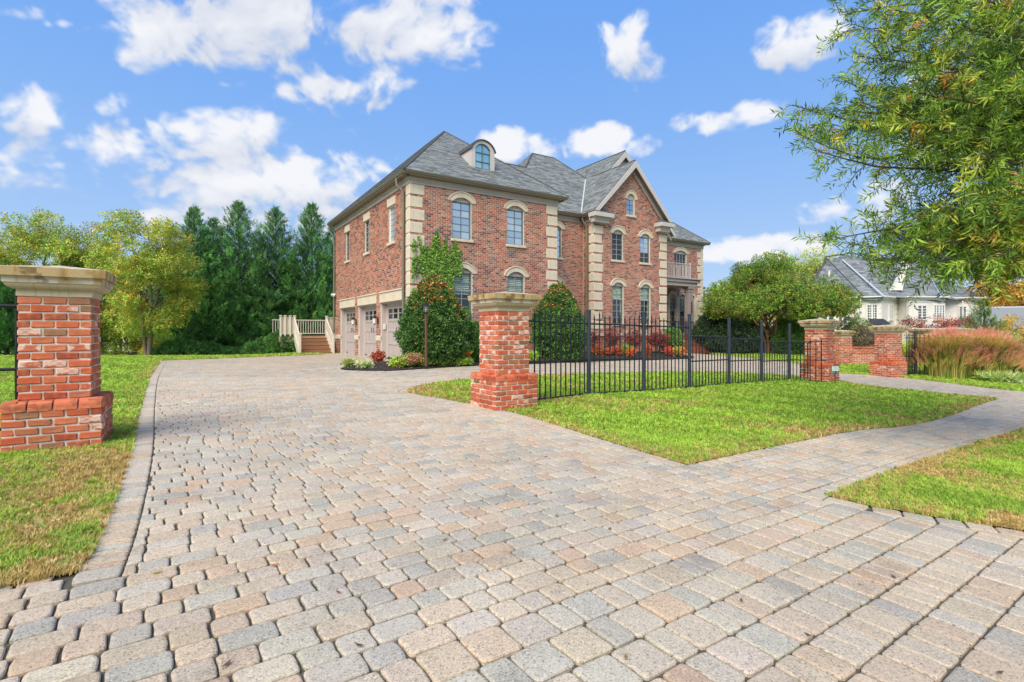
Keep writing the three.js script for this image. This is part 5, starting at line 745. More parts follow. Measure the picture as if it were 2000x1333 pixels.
// planting in the mulch bed
function plant(name, label, px, d, w, h, n, pal, o = {}) {
  const x = (px - CX) / FOC * d, t = thing(name, label, o.category ?? 'plant', x, d, ground(x, d) + (o.dy ?? 0.1), 0, o.group), r = rng(Math.round(px * 7 + d * 13)), st = [], c = new Cloud();
  for (let i = 0; i < (o.stems ?? 9); i++) { const a = r() * 6.28, q = w / 2 * (0.3 + r() * 0.7), hh = h * (0.55 + r() * 0.4); st.push(tube([V3(0, -0.05, 0), V3(Math.cos(a) * q * 0.4, hh * 0.5, Math.sin(a) * q * 0.4), V3(Math.cos(a) * q, hh, Math.sin(a) * q)], 0.009, 0.003, 4, 4)); }
  mesh('stem', st, o.bark ?? M.darkBark, t);
  for (let i = 0; i < n; i++) { const a = r() * 6.28, q = Math.sqrt(r()) * w / 2, v = Math.pow(r(), 0.7); c.add(V3(Math.cos(a) * q * (0.5 + 0.5 * v), h * (o.from ?? 0.15) + h * (1 - (o.from ?? 0.15)) * v * (1 - (q / w) * 0.6), Math.sin(a) * q * (0.5 + 0.5 * v)), upTo(rdir(r).add(V3(0, 0.7, 0)).normalize()).multiply(eul(0, r() * 6.28, 0)), (o.size ?? 1) * (0.7 + r() * 0.6), ltone(r, pick(r, pal), 0.22)); }
  c.build('foliage', o.geo ?? tiny, M.leaf, t, 'stuff'); return t;
}
const RED = [[0.42, 0.07, 0.035], [0.5, 0.12, 0.05], [0.3, 0.05, 0.03], [0.45, 0.2, 0.06]], ORANGE = [[0.6, 0.2, 0.03], [0.6, 0.35, 0.04], [0.55, 0.1, 0.05]], WINE = [[0.16, 0.03, 0.035], [0.22, 0.05, 0.045], [0.10, 0.03, 0.03], [0.28, 0.08, 0.05]], LIME = [[0.22, 0.34, 0.03], [0.3, 0.4, 0.06], [0.16, 0.26, 0.03]];
plant('red_shrub', 'small red leaved shrub in the mulch before the garage pier', 738, 17.4, 0.36, 0.4, 60, [[0.28, 0.06, 0.03], [0.36, 0.1, 0.04], [0.2, 0.05, 0.03]], { category: 'shrub', dy: 0.05 });
plant('orange_plant', 'small orange and green plant between the tall bush and the middle pier', 905, 18.2, 0.5, 0.45, 110, [...ORANGE, ...LIME, [0.4, 0.1, 0.04]], { dy: 0.08 });
plant('lime_plant', 'small lime green plant seen through the fence by the middle pier', 1043, 19.7, 0.26, 0.3, 60, LIME);
plant('pale_plant', 'pale green low plant at the tip of the mulch bed', 712, 16.2, 0.5, 0.12, 60, [[0.34, 0.38, 0.18], [0.25, 0.3, 0.12]], { dy: 0.06 });
plant('pale_plant', 'pale green low plant at the left end of the mulch bed', 680, 16.6, 0.3, 0.14, 40, [[0.24, 0.28, 0.08], [0.2, 0.25, 0.06]], { dy: 0.06 });
plant('rusty_plant', 'rust coloured hydrangea at the foot of the tall clipped bush', 808, 16.5, 0.45, 0.32, 70, [[0.4, 0.2, 0.13], [0.3, 0.12, 0.08], [0.2, 0.25, 0.05]], { dy: 0.12 });
for (const [px, d, l, pal, w, h] of [[1164, 24.6, 'orange and wine coloured flowers beside the left corner stones of the gable', [...ORANGE, ...WINE], 0.55, 0.75], [1183, 24.3, 'salmon flowers under the leftmost bare shrub', RED, 0.5, 0.4], [1203, 24.7, 'bright red and orange flower clump below the first gable window', [...RED, [0.62, 0.13, 0.06]], 0.75, 0.5], [1222, 25.0, 'yellow green plant between two red flower clumps', LIME, 0.5, 0.62], [1232, 24.7, 'orange flower clump left of the second fence post', ORANGE, 0.45, 0.42], [1264, 25.3, 'coral flower clump just right of the second fence post', RED, 0.4, 0.62], [1308, 25.9, 'crimson flower clump before the wine coloured shrub', [[0.5, 0.08, 0.08], [0.55, 0.14, 0.06]], 0.5, 0.5], [1320, 25.8, 'yellow flower clump near the front steps', [[0.5, 0.4, 0.06], [0.4, 0.36, 0.05]], 0.4, 0.5], [1331, 25.9, 'orange flower clump nearest the front steps', ORANGE, 0.4, 0.5]]) plant('flower_clump', l, px, d, w * 0.85, h * 0.85, 80, pal.map((c) => c.map((v) => v * 0.75)), { category: 'flowers', group: 'autumn flowers along the gable' });
for (const [px, d, l, w, h, n] of [[1158, 25.6, 'brownish twiggy shrub at the gable corner', 0.8, 1.25, 90], [1196, 26.0, 'dark twiggy shrub below the first gable window', 1.1, 1.4, 120], [1238, 26.3, 'wine coloured twiggy shrub between the gable windows', 1.2, 1.2, 150], [1285, 26.5, 'dense wine red shrub below the right gable corner', 1.3, 1.15, 330]]) plant('twiggy_shrub', l, px, d, w, h, n, WINE, { category: 'shrub', stems: 22, from: 0.35, group: 'wine coloured shrubs along the gable' });
bush('rounded green shrub left of the front steps', 1313, 27.3, 0.95, 1.35, { seed: 71, n: 520, pal: [[0.05, 0.13, 0.02], [0.08, 0.18, 0.03], [0.12, 0.22, 0.03]], prof: oval, name: 'shrub', category: 'shrub' });
{ // ground cover under the tall bush
  const r = rng(81), c = new Cloud(); for (let i = 0; i < 900; i++) { const u = r(), px = 768 + u * 150, d = 16.15 + u * 1.5 + r() * 0.75, x = (px - CX) / FOC * d; if (!inside(BED, x, d)) continue; c.add(V3(x, ground(x, d) + mulchHill(x, d) + 0.02 + r() * 0.07, -d), upTo(rdir(r).add(V3(0, 1.2, 0)).normalize()), 0.8 + r() * 0.6, ltone(r, pick(r, [...LIME, [0.3, 0.24, 0.07], [0.12, 0.2, 0.03]]), 0.25)); }
  c.build('ground_cover', tiny, M.leaf, scene, 'stuff').userData.label = 'lime green low ground cover in the bed around the lamp post';
  const c2 = new Cloud(), chip = metric(new THREE.BoxGeometry(0.05, 0.012, 0.02)); for (let i = 0; i < 5200; i++) { const k = r(), x = -5.4 + r() * 15, d = 15.7 + r() * 11.5; if (!inside(BED, x, d)) continue; c2.add(V3(x, ground(x, d) + mulchHill(x, d) + 0.015, -d), eul(r() - 0.5, r() * 6.28, r() - 0.5), 0.5 + r() * 1.0, tone(r, pick(r, [[0.05, 0.035, 0.03], [0.085, 0.055, 0.04], [0.03, 0.024, 0.022], [0.13, 0.09, 0.06]]), 0.25)); }
  c2.build('mulch_chips', chip, M.mulchChip = std([1, 1, 1]), scene, 'stuff').userData.label = 'dark brown bark chips covering the bed in front of the house';
}

// spreading multi stemmed tree beyond the fence
{
  const r = rng(131), cl = []; for (let i = 0; i < 170; i++) { const a = r() * 6.2832, q = Math.sqrt(r()), v = r(); const R = 3.95 * (0.92 + 0.16 * Math.sin(a * 3)), x = Math.cos(a) * q * R, z = Math.sin(a) * q * R * 0.9, topY = 1.95 + 3.0 * Math.sqrt(Math.max(0, 1 - (q * 0.97) ** 2)) + (r() - 0.5) * 0.5 + (Math.abs(x) < 1.3 ? 0.35 : 0), botY = 2.2 + 0.35 * (1 - q); cl.push([x, lerp(botY, topY, Math.pow(v, 0.5)), z, 0.42 + r() * 0.42]); }
  for (const [x, y] of [[-0.8, 5.75], [0.4, 5.7], [-2.0, 5.2], [-1.6, 5.4], [2.2, 4.7], [0.1, 5.85]]) cl.push([x, y - 0.3, (r() - 0.5), 0.38]);
  const x = (1503 - CX) / FOC * 30.5;
  broad('spreading_tree', 'wide low spreading tree with several reddish stems beyond the fence', 'tree', x, 30.5, ground(x, 30.5), { seed: 132, h: 3.9, R: 3.4, cy: 3, ry: 2, n: 15500, size: 1.15, stems: 8, r0: 0.1, bark: M.redBark, geo: tiny, mat: M.leaf, clumps: cl, clumpTone: 0.25, fill: 0.35, nl: 18,
    color: (p, r2, b) => { const o = r2(); return o < 0.10 + b * 0.12 ? pick(r2, [[0.22, 0.17, 0.03], [0.25, 0.2, 0.035], [0.19, 0.14, 0.035]]) : pick(r2, [[0.085, 0.155, 0.02], [0.125, 0.20, 0.025], [0.175, 0.25, 0.038], [0.05, 0.10, 0.018]]); } });
}
// trees on the left
const AUTUMN = [[0.26, 0.29, 0.04], [0.33, 0.31, 0.04], [0.19, 0.27, 0.035], [0.14, 0.22, 0.03], [0.40, 0.30, 0.05], [0.24, 0.31, 0.05], [0.17, 0.25, 0.035]];
const treeAt = (px, d) => [(px - CX) / FOC * d, d, ground((px - CX) / FOC * d, d)];
broad('yellowing_tree', 'yellow green airy tree with pale trunks nearest the driveway end', 'tree', ...treeAt(288, 26), { seed: 141, h: 7.2, R: 2.15, cy: 4.3, ry: 3.1, n: 5600, size: 0.95, pal: AUTUMN, geo: small, stems: 3, r0: 0.1, nc: 75, cs: 0.24, group: 'yellowing trees on the left' });
broad('yellowing_tree', 'yellow green airy tree behind the large left pier', 'tree', ...treeAt(78, 31), { seed: 142, h: 8.9, R: 2.9, cy: 5.7, ry: 3.3, n: 5400, size: 1.1, pal: AUTUMN, geo: small, stems: 2, r0: 0.13, nc: 70, cs: 0.25, group: 'yellowing trees on the left' });
broad('yellowing_tree', 'narrow yellow green tree standing between two broader ones', 'tree', ...treeAt(186, 34), { seed: 143, h: 9.0, R: 1.9, cy: 5.4, ry: 4.0, n: 3600, size: 1.15, pal: AUTUMN, geo: small, stems: 2, r0: 0.12, nc: 55, cs: 0.3, group: 'yellowing trees on the left' });
broad('yellowing_tree', 'low yellow green tree filling the gap just right of the large pier', 'tree', ...treeAt(232, 33), { seed: 145, h: 6.6, R: 1.9, cy: 3.9, ry: 2.9, n: 2600, size: 1.1, pal: AUTUMN, geo: small, stems: 2, r0: 0.1, nc: 45, cs: 0.3, group: 'yellowing trees on the left' });
broad('yellowing_tree', 'yellow green tree cut by the left edge of the frame', 'tree', ...treeAt(-25, 29), { seed: 144, h: 6.4, R: 2.2, cy: 4.2, ry: 2.4, n: 2800, size: 1.0, pal: AUTUMN, geo: small, stems: 2, r0: 0.1, nc: 45, cs: 0.28, group: 'yellowing trees on the left' });
const PINE = [[0.035, 0.11, 0.03], [0.055, 0.15, 0.036], [0.085, 0.21, 0.05], [0.125, 0.275, 0.06], [0.025, 0.07, 0.024]];
function cypress(label, px, d, H, R, seed, o = {}) {
  const [x, , y] = treeAt(px, d), t = thing(o.name ?? 'cypress_tree', label, 'evergreen tree', x, d, y, 0, o.group ?? 'row of tall evergreens'), r = rng(seed), c = new Cloud(), br = [];
  mesh('trunk', tube([V3(0, -0.2, 0), V3(0.05, H * 0.4, 0), V3(0, H * 0.95, 0)], 0.14, 0.008, 7, 16), M.darkBark, t);
  const N = o.n ?? 260; for (let i = 0; i < N; i++) { const v = Math.pow((i + r()) / N, 0.9), h = 0.12 * H * 0 + H * (0.04 + 0.95 * v), a = i * 2.39996 + r() * 0.5, env = R * Math.pow(1 - v, 0.92) * (0.5 + 0.12 * Math.sin(a * 2 + seed) + 0.72 * r()) * ss(-0.12, 0.12, v) + 0.1, up = 0.35 + 0.75 * v + r() * 0.3; const A = V3(0, h - env * 0.25, 0), B = V3(Math.cos(a) * env, h - env * 0.25 + env * up, Math.sin(a) * env); if (i % 2 === 0) br.push(tube([A, A.clone().lerp(B, 0.5).add(V3(0, -0.06 * env, 0)), B], 0.02 + 0.02 * (1 - v), 0.006, 4, 3)); const tn = 0.5 + r() * 0.9, m = Math.round(6 + env * 13); for (let k = 0; k < m; k++) { const f = 0.1 + 0.95 * Math.pow(r(), 0.55), p = A.clone().lerp(B, f).add(rdir(r).multiplyScalar(0.06 + env * 0.1)), dir = B.clone().sub(A).normalize().add(rdir(r).multiplyScalar(0.55)).add(V3(0, 0.3, 0)).normalize(); c.add(p, upTo(dir).multiply(eul(0, r() * 6.28, 0)), (o.size ?? 1.25) * (0.65 + r() * 0.6) * lerp(1, 0.42, v), ltone(r, pick(r, o.pal ?? PINE), 0.2).map((q) => q * tn)); } }
  mesh('branch', br, M.darkBark, t); c.build('crown', plume, M.needle, t, 'stuff'); return t;
}
cypress('leftmost tall feathery green evergreen of the row', 378, 32, 9.9, 3.0, 151); cypress('slim feathery evergreen rising between the leftmost and the tallest', 416, 34, 10.0, 2.7, 152); cypress('tallest feathery green evergreen in the middle of the row', 466, 33, 10.7, 3.2, 153); cypress('feathery green evergreen second from the house', 538, 34, 10.7, 3.1, 154); cypress('feathery green evergreen nearest the house', 608, 35, 10.5, 3.1, 155); cypress('shorter evergreen filling the row behind the deck', 572, 37, 8.2, 2.2, 156, { n: 190 }); cypress('shorter evergreen filling the row right of the yellow trees', 432, 37, 8.0, 2.4, 157, { n: 190 }); cypress('evergreen partly hidden by the house corner', 652, 39, 10.2, 2.2, 158, { n: 200 }); cypress('shorter evergreen left in the row, beside the yellow trees', 345, 36, 7.2, 2.2, 159, { n: 180 });
cypress('dark evergreen behind the left fence', 12, 27, 4.6, 1.7, 160, { n: 150, pal: PINE.slice(0, 3), group: 'dark evergreens behind the left fence' }); cypress('dark evergreen behind the large pier', 120, 34, 5.6, 2.4, 161, { n: 170, pal: PINE.slice(0, 3), group: 'dark evergreens behind the left fence' });
for (const [px, d, w, h, s, l] of [[352, 27.5, 2.2, 0.8, 21, 'low green shrub at the left end of the evergreen row'], [405, 29, 2.6, 0.85, 22, 'low green shrub under the tallest evergreens'], [470, 30, 2.8, 0.8, 23, 'low spreading shrub in the middle of the evergreen row'], [525, 29.3, 2.2, 0.95, 24, 'low green shrub left of the deck'], [556, 28.7, 1.6, 1.15, 25, 'bright green shrub against the deck'], [318, 27.8, 1.6, 0.9, 26, 'low yellowish shrub under the pale trunks']]) bush(l, px, d, w, h, { seed: s, n: 700, pal: s === 26 ? AUTUMN : [[0.06, 0.15, 0.03], [0.09, 0.2, 0.045], [0.045, 0.11, 0.025]], prof: low, geo: feather, mat: M.needle, size: 1.3, name: 'low_shrub', category: 'shrub', group: 'low shrubs under the evergreen row', dy: 0 });

// oak with narrow leaves, its trunk right of the frame
{
  const X = 8.1, D = 6.9, t = thing('oak_tree', 'large overhanging tree with narrow green leaves, some orange, entering from the right', 'tree', X, D, ground(X, D)), r = rng(171), base = V3(X, ground(X, D), -D), wood = [], twigs = [], c = new Cloud();
  mesh('trunk', tube([V3(0, -0.2, 0), V3(0.05, 1.6, 0), V3(-0.08, 3.4, 0.05), V3(0.06, 6, 0), V3(0, 9.4, 0.1)], 0.26, 0.05, 12, 24), M.bark, t);
  const goals = [[1548, 205, 6.4], [1560, 262, 6.2], [1578, 290, 6.0], [1655, 60, 7.2], [1640, 30, 7.8], [1690, 5, 7], [1675, 110, 6.2], [1655, 160, 6.8], [1600, 235, 7.2], [1612, 472, 6.0], [1650, 476, 6.6], [1705, 477, 6.4], [1735, 507, 6.0], [1790, 522, 6.4], [1850, 520, 5.8], [1905, 512, 5.2], [1950, 502, 5.6], [1985, 517, 5.2], [1880, 502, 7],
    [1715, 440, 7], [1690, 250, 6.2], [1720, 170, 6.6], [1740, 90, 6.4], [1760, 310, 6], [1770, 470, 6.6], [1800, 20, 6.6], [1820, 140, 5.8], [1830, 250, 5.6], [1840, 380, 6.2], [1850, 472, 6], [1900, 60, 5.8], [1920, 180, 5.4], [1925, 300, 5.4], [1940, 430, 5.6], [1960, 492, 5.2], [1990, 120, 5.2], [1990, 240, 6.6], [1985, 370, 5], [1740, 400, 7.6], [1790, 472, 7.4], [1830, 440, 7.6], [1890, 462, 7.8],
    [1760, 462, 5.6], [1830, 502, 5.4], [1900, 472, 6.4], [1780, 430, 5.6], [1880, 400, 5.2], [1960, 460, 6.6], [1880, 250, 6.4], [1780, 180, 5.6], [1960, 60, 6.2], [1860, 30, 5.4], [1750, 20, 6], [1680, 200, 5.8], [1705, 215, 7], [1800, 90, 7], [1900, 240, 7.4], [1960, 160, 7.4], [1930, 480, 7.6], [1820, 480, 7.8], [1980, 420, 7.6], [1830, 320, 7], [1980, 300, 7], [1930, 380, 7.4], [1700, 120, 7.4],
    [1760, 220, 7.4], [1860, 100, 7.6], [1710, 60, 7], [1640, 215, 6.4], [1620, 260, 6.6]];
  for (let i = 0; i < 40; i++) goals.push([2020 + r() * 700, -750 + r() * 1320, 4.6 + r() * 5.2]); for (let i = 0; i < 14; i++) goals.push([1700 + r() * 500, -700 + r() * 650, 6 + r() * 3]);
  const OAK = [[0.085, 0.165, 0.018], [0.12, 0.215, 0.02], [0.165, 0.265, 0.028], [0.05, 0.11, 0.018], [0.22, 0.30, 0.038]], YEL = [[0.40, 0.38, 0.04], [0.34, 0.37, 0.045]], ORG = [[0.5, 0.22, 0.03], [0.48, 0.29, 0.04], [0.46, 0.17, 0.04]];
  goals.forEach(([px, py, d], gi) => {
    const P = at(px, py, d).sub(base), hs = clamp(P.y - 0.9 - r() * 0.8, 1.9, 7.5), S = V3(0, hs, 0), mid = S.clone().lerp(P, 0.45).add(V3((r() - 0.5) * 0.7, 0.3 + r() * 0.7, (r() - 0.5) * 0.7)), L2 = S.distanceTo(P), cv = new THREE.CatmullRomCurve3([S, mid, S.clone().lerp(P, 0.78).add(V3((r() - 0.5) * 0.3, 0.1 + r() * 0.3, (r() - 0.5) * 0.3)), P]);
    if (gi % 2 === 0 || gi < 22) wood.push(tube(cv.getPoints(6), 0.024 + L2 * 0.004, 0.004, 6, 12)); else wood.push(tube(cv.getPoints(6), 0.022, 0.005, 5, 10));
    const hidden = px > 2060 || py < -60, ocl = r(), warm = (px > 1780 && py > 430 ? 0.5 : 0.22), n = hidden ? 7 : 29;
    for (let k = 0; k < n; k++) {
      const f = 0.34 + 0.66 * Math.pow((k + r()) / n, 0.8), o = cv.getPointAt(Math.min(1, f)), tg = cv.getTangentAt(Math.min(1, f)), dir = tg.clone().multiplyScalar(0.75).add(rdir(r).multiplyScalar(0.85)).normalize(), tl = (0.72 - 0.45 * f) * (0.55 + r() * 0.75), e = o.clone().addScaledVector(dir, tl).add(V3(0, -0.12 * tl - 0.03, 0)), m = o.clone().lerp(e, 0.5).add(V3(0, 0.05, 0)), tc = new THREE.CatmullRomCurve3([o, m, e]);
      twigs.push(tube([o, m, e], 0.006, 0.002, 3, 3));
      const hue = r(), w2 = hue < 0.045 * (ocl < warm ? 3 : 0.5) ? 2 : hue < 0.26 ? 1 : 0, q = Math.max(2, Math.round(tl / 0.078)), tn = 0.8 + r() * 0.4;
      for (let j = 0; j < q; j++) { const u = (j + 0.3 + r() * 0.5) / q, p = tc.getPoint(Math.min(1, u)), td = e.clone().sub(o).normalize().add(rdir(r).multiplyScalar(0.4)).normalize(); c.add(p, upTo(td).multiply(eul(0, r() * 6.28, 0)), hidden ? 1.35 : 0.8 + r() * 0.45, ltone(r, pick(r, w2 === 2 ? (u > 0.45 ? ORG : YEL) : w2 === 1 ? (r() < 0.5 ? YEL : OAK) : OAK), 0.2).map((v) => v * tn * 0.86)); }
    }
  });
  mesh('branch', wood, M.darkBark, t); mesh('twig', twigs, M.darkBark, t); c.build('crown', oakSpray, leafMat(0.5, 0.24), t, 'stuff');
}

// plumed grass at the right
{
  const r = rng(181), blade = (() => { const t = [], P = []; for (let i = 0; i <= 6; i++) { const f = i / 6; P.push([Math.pow(f, 2) * 0.62, Math.sin(f * 1.75) * 0.98, 0.015 * (1 - f * 0.85)]); } for (let i = 0; i < 6; i++) { const [x0, y0, w0] = P[i], [x1, y1, w1] = P[i + 1]; t.push([[x0, y0, -w0], [x0, y0, w0], [x1, y1, w1]], [[x0, y0, -w0], [x1, y1, w1], [x1, y1, -w1]]); } return tris(t); })(), tuft = (() => { const t = []; for (let i = 0; i < 12; i++) { const m = new THREE.Matrix4().makeRotationFromEuler(new THREE.Euler(0, r() * 6.28, 0)).multiply(new THREE.Matrix4().makeRotationZ(-0.12 - r() * 0.38)); m.setPosition(0, r() * 0.14 - 0.1, 0); t.push(...leafTris(0.19 + r() * 0.09, 0.011, 0.003, m)); } return tris(t); })();
  const one = (label, px, d, R, H, seed) => {
    const x = (px - CX) / FOC * d, t = thing('plumed_grass', label, 'ornamental grass', x, d, EYE - (742 - HY) / FOC * d + 0.12, 0, 'pink plumed ornamental grasses'), q = rng(seed), c = new Cloud(), p = new Cloud();
    for (let i = 0; i < 3000; i++) { const a = q() * 6.28, rr = Math.sqrt(q()) * R * 0.62, out = a + (q() - 0.5) * 1.3, k = q(), h = H * (k < 0.6 ? 0.45 + q() * 0.35 : 0.75 + q() * 0.25); c.add(V3(Math.cos(a) * rr, -0.05, Math.sin(a) * rr), eul(0, -out, 0), V3((0.4 + q() * 0.85) * h * 1.0, h, 1), ltone(q, pick(q, k < 0.6 ? [[0.13, 0.17, 0.03], [0.09, 0.13, 0.025], [0.19, 0.21, 0.045]] : [[0.40, 0.33, 0.07], [0.46, 0.36, 0.10], [0.28, 0.30, 0.06], [0.45, 0.30, 0.12]]), 0.22)); }
    for (let i = 0; i < 780; i++) { const a = q() * 6.28, rr = Math.pow(q(), 0.55) * R * 1.08, v = q(), y = H * (1.05 - 0.5 * (rr / R) ** 2 - v * 0.36); p.add(V3(Math.cos(a) * rr, y, Math.sin(a) * rr), upTo(V3(Math.cos(a) * rr * 0.75 + 0.3, 1, Math.sin(a) * rr * 0.75).normalize()).multiply(eul(0, q() * 6, 0)), 0.7 + q() * 0.6, ltone(q, pick(q, v < 0.5 ? [[0.46, 0.19, 0.15], [0.50, 0.24, 0.17], [0.42, 0.22, 0.12]] : [[0.44, 0.33, 0.10], [0.48, 0.27, 0.14], [0.40, 0.34, 0.09]]), 0.2)); }
    c.build('blades', blade, M.leaf, t, 'stuff'); p.build('plumes', tuft, M.leaf, t, 'stuff');
  };
  one('pink plumed ornamental grass, left clump beside the fence', 1852, 20.4, 1.15, 1.78, 182); one('pink plumed ornamental grass, right clump reaching the frame edge', 1925, 20.2, 1.15, 1.7, 183);
}
// shrubs and small trees at the right
cypress('yellow tipped layered evergreen behind the plumed grass', 1922, 27, 3.2, 1.25, 191, { n: 60, size: 0.85, pal: [[0.16, 0.22, 0.03], [0.08, 0.14, 0.03], [0.24, 0.28, 0.05], [0.05, 0.1, 0.025]], name: 'layered_evergreen', group: 'layered evergreens' });
bush('dark green shrub at the right foot of the plumed grass', 1968, 21.4, 1.3, 1.0, { seed: 31, n: 700, pal: HOLLY, prof: low, size: 1.3, name: 'shrub', category: 'shrub', dy: -0.1 });
plant('striped_plant', 'pale green arching plants at the grass edge on the far right', 1955, 18.9, 1.5, 0.3, 260, [[0.36, 0.42, 0.2], [0.2, 0.3, 0.05], [0.28, 0.34, 0.1]], { dy: 0.0, geo: spray(19, 8, { l: 0.2, w: 0.03, R: 0.05, len: 0.05, out: 0.9 }) });
bush('brownish bare looking shrub behind the low garden wall', 1690, 26.6, 1.25, 1.5, { seed: 32, n: 420, pal: [[0.13, 0.11, 0.05], [0.18, 0.14, 0.07], [0.09, 0.1, 0.04]], prof: oval, core: std([0.07, 0.055, 0.04]), name: 'shrub', category: 'shrub', dy: 0.2, mat: M.leaf });
bush('pale green loose shrub above the plain brick pier', 1668, 29, 1.7, 1.75, { seed: 33, n: 420, pal: [[0.16, 0.2, 0.07], [0.22, 0.27, 0.1]], prof: oval, core: std([0.06, 0.075, 0.04]), name: 'shrub', category: 'shrub', dy: 0.4, mat: M.leaf });
plant('yellow_plant', 'yellow green plant behind the thick fence post', 1780, 23, 0.9, 1.35, 110, [[0.38, 0.4, 0.05], [0.26, 0.32, 0.04]], { from: 0.55, dy: -0.1, size: 1.2 });
for (const [px, s, l] of [[1797, 41, 'leftmost small wine leaved tree in front of the pale house'], [1832, 42, 'small wine leaved tree between two others before the pale house'], [1868, 43, 'rightmost small wine leaved tree before the pale house']]) broad('red_leaved_tree', l, 'small tree', (px - CX) / FOC * 33, 33, ground((px - CX) / FOC * 33, 33), { seed: s, h: 3.0, R: 0.95, cy: 2.5, ry: 0.65, n: 200, size: 1.0, pal: WINE.concat([[0.3, 0.12, 0.06]]), geo: small, stems: 3, r0: 0.03, nc: 14, bark: M.darkBark, group: 'small wine leaved trees' });
for (const [px, d, h, R, s, pal, l] of [[1955, 62, 9.8, 3.6, 51, [[0.42, 0.2, 0.04], [0.38, 0.26, 0.05], [0.25, 0.2, 0.05]], 'orange autumn tree beyond the far grey roof'], [2030, 60, 9.0, 4, 52, [[0.36, 0.28, 0.05], [0.22, 0.24, 0.04], [0.42, 0.2, 0.04]], 'yellow orange autumn tree at the right frame edge'], [1978, 30, 2.6, 1.3, 53, [[0.45, 0.3, 0.04], [0.36, 0.2, 0.03], [0.25, 0.24, 0.04]], 'small orange yellow tree right of the layered evergreen'], [1580, 72, 13.6, 5, 54, [[0.3, 0.3, 0.06], [0.22, 0.27, 0.05]], 'pale yellow tree top behind the pale house roof'], [1722, 76, 14.3, 4, 55, [[0.4, 0.1, 0.06], [0.2, 0.2, 0.05], [0.3, 0.2, 0.05]], 'reddish tree top behind the pale house ridge']]) broad('autumn_tree', l, 'tree', (px - CX) / FOC * d, d, d > 50 ? -2.2 : ground((px - CX) / FOC * d, d), { seed: s, h, R, cy: h * 0.66, ry: h * 0.36, n: d > 50 ? 1500 : 420, size: d > 50 ? 2.6 : 1.0, pal, geo: small, stems: 2, r0: 0.03 * h / 2, nc: 40, group: 'autumn trees at the right' });
{ // far woods
  const r = rng(201), c = new Cloud(); const row = (p0, p1, d, top) => { for (let i = 0; i < 1500; i++) { const px = lerp(p0, p1, r()), dd = d * (0.95 + r() * 0.25), hh = (top + 1.6 * fbm(px * 0.02, 3, 0, 3, 7)) * Math.pow(r(), 0.6); c.add(V3((px - CX) / FOC * dd, -2.5 + hh, -dd), upTo(rdir(r)), 7 + r() * 5, ltone(r, pick(r, [[0.06, 0.1, 0.03], [0.1, 0.13, 0.04], [0.16, 0.16, 0.04], [0.22, 0.16, 0.05], [0.045, 0.08, 0.03]]), 0.2)); } };
  row(-700, 700, 88, 9.5); row(1350, 2700, 105, 9); row(500, 1500, 100, 6);
  c.build('woods', small, M.leaf, scene, 'stuff').userData.label = 'distant mixed green and yellow woods behind the houses';
}

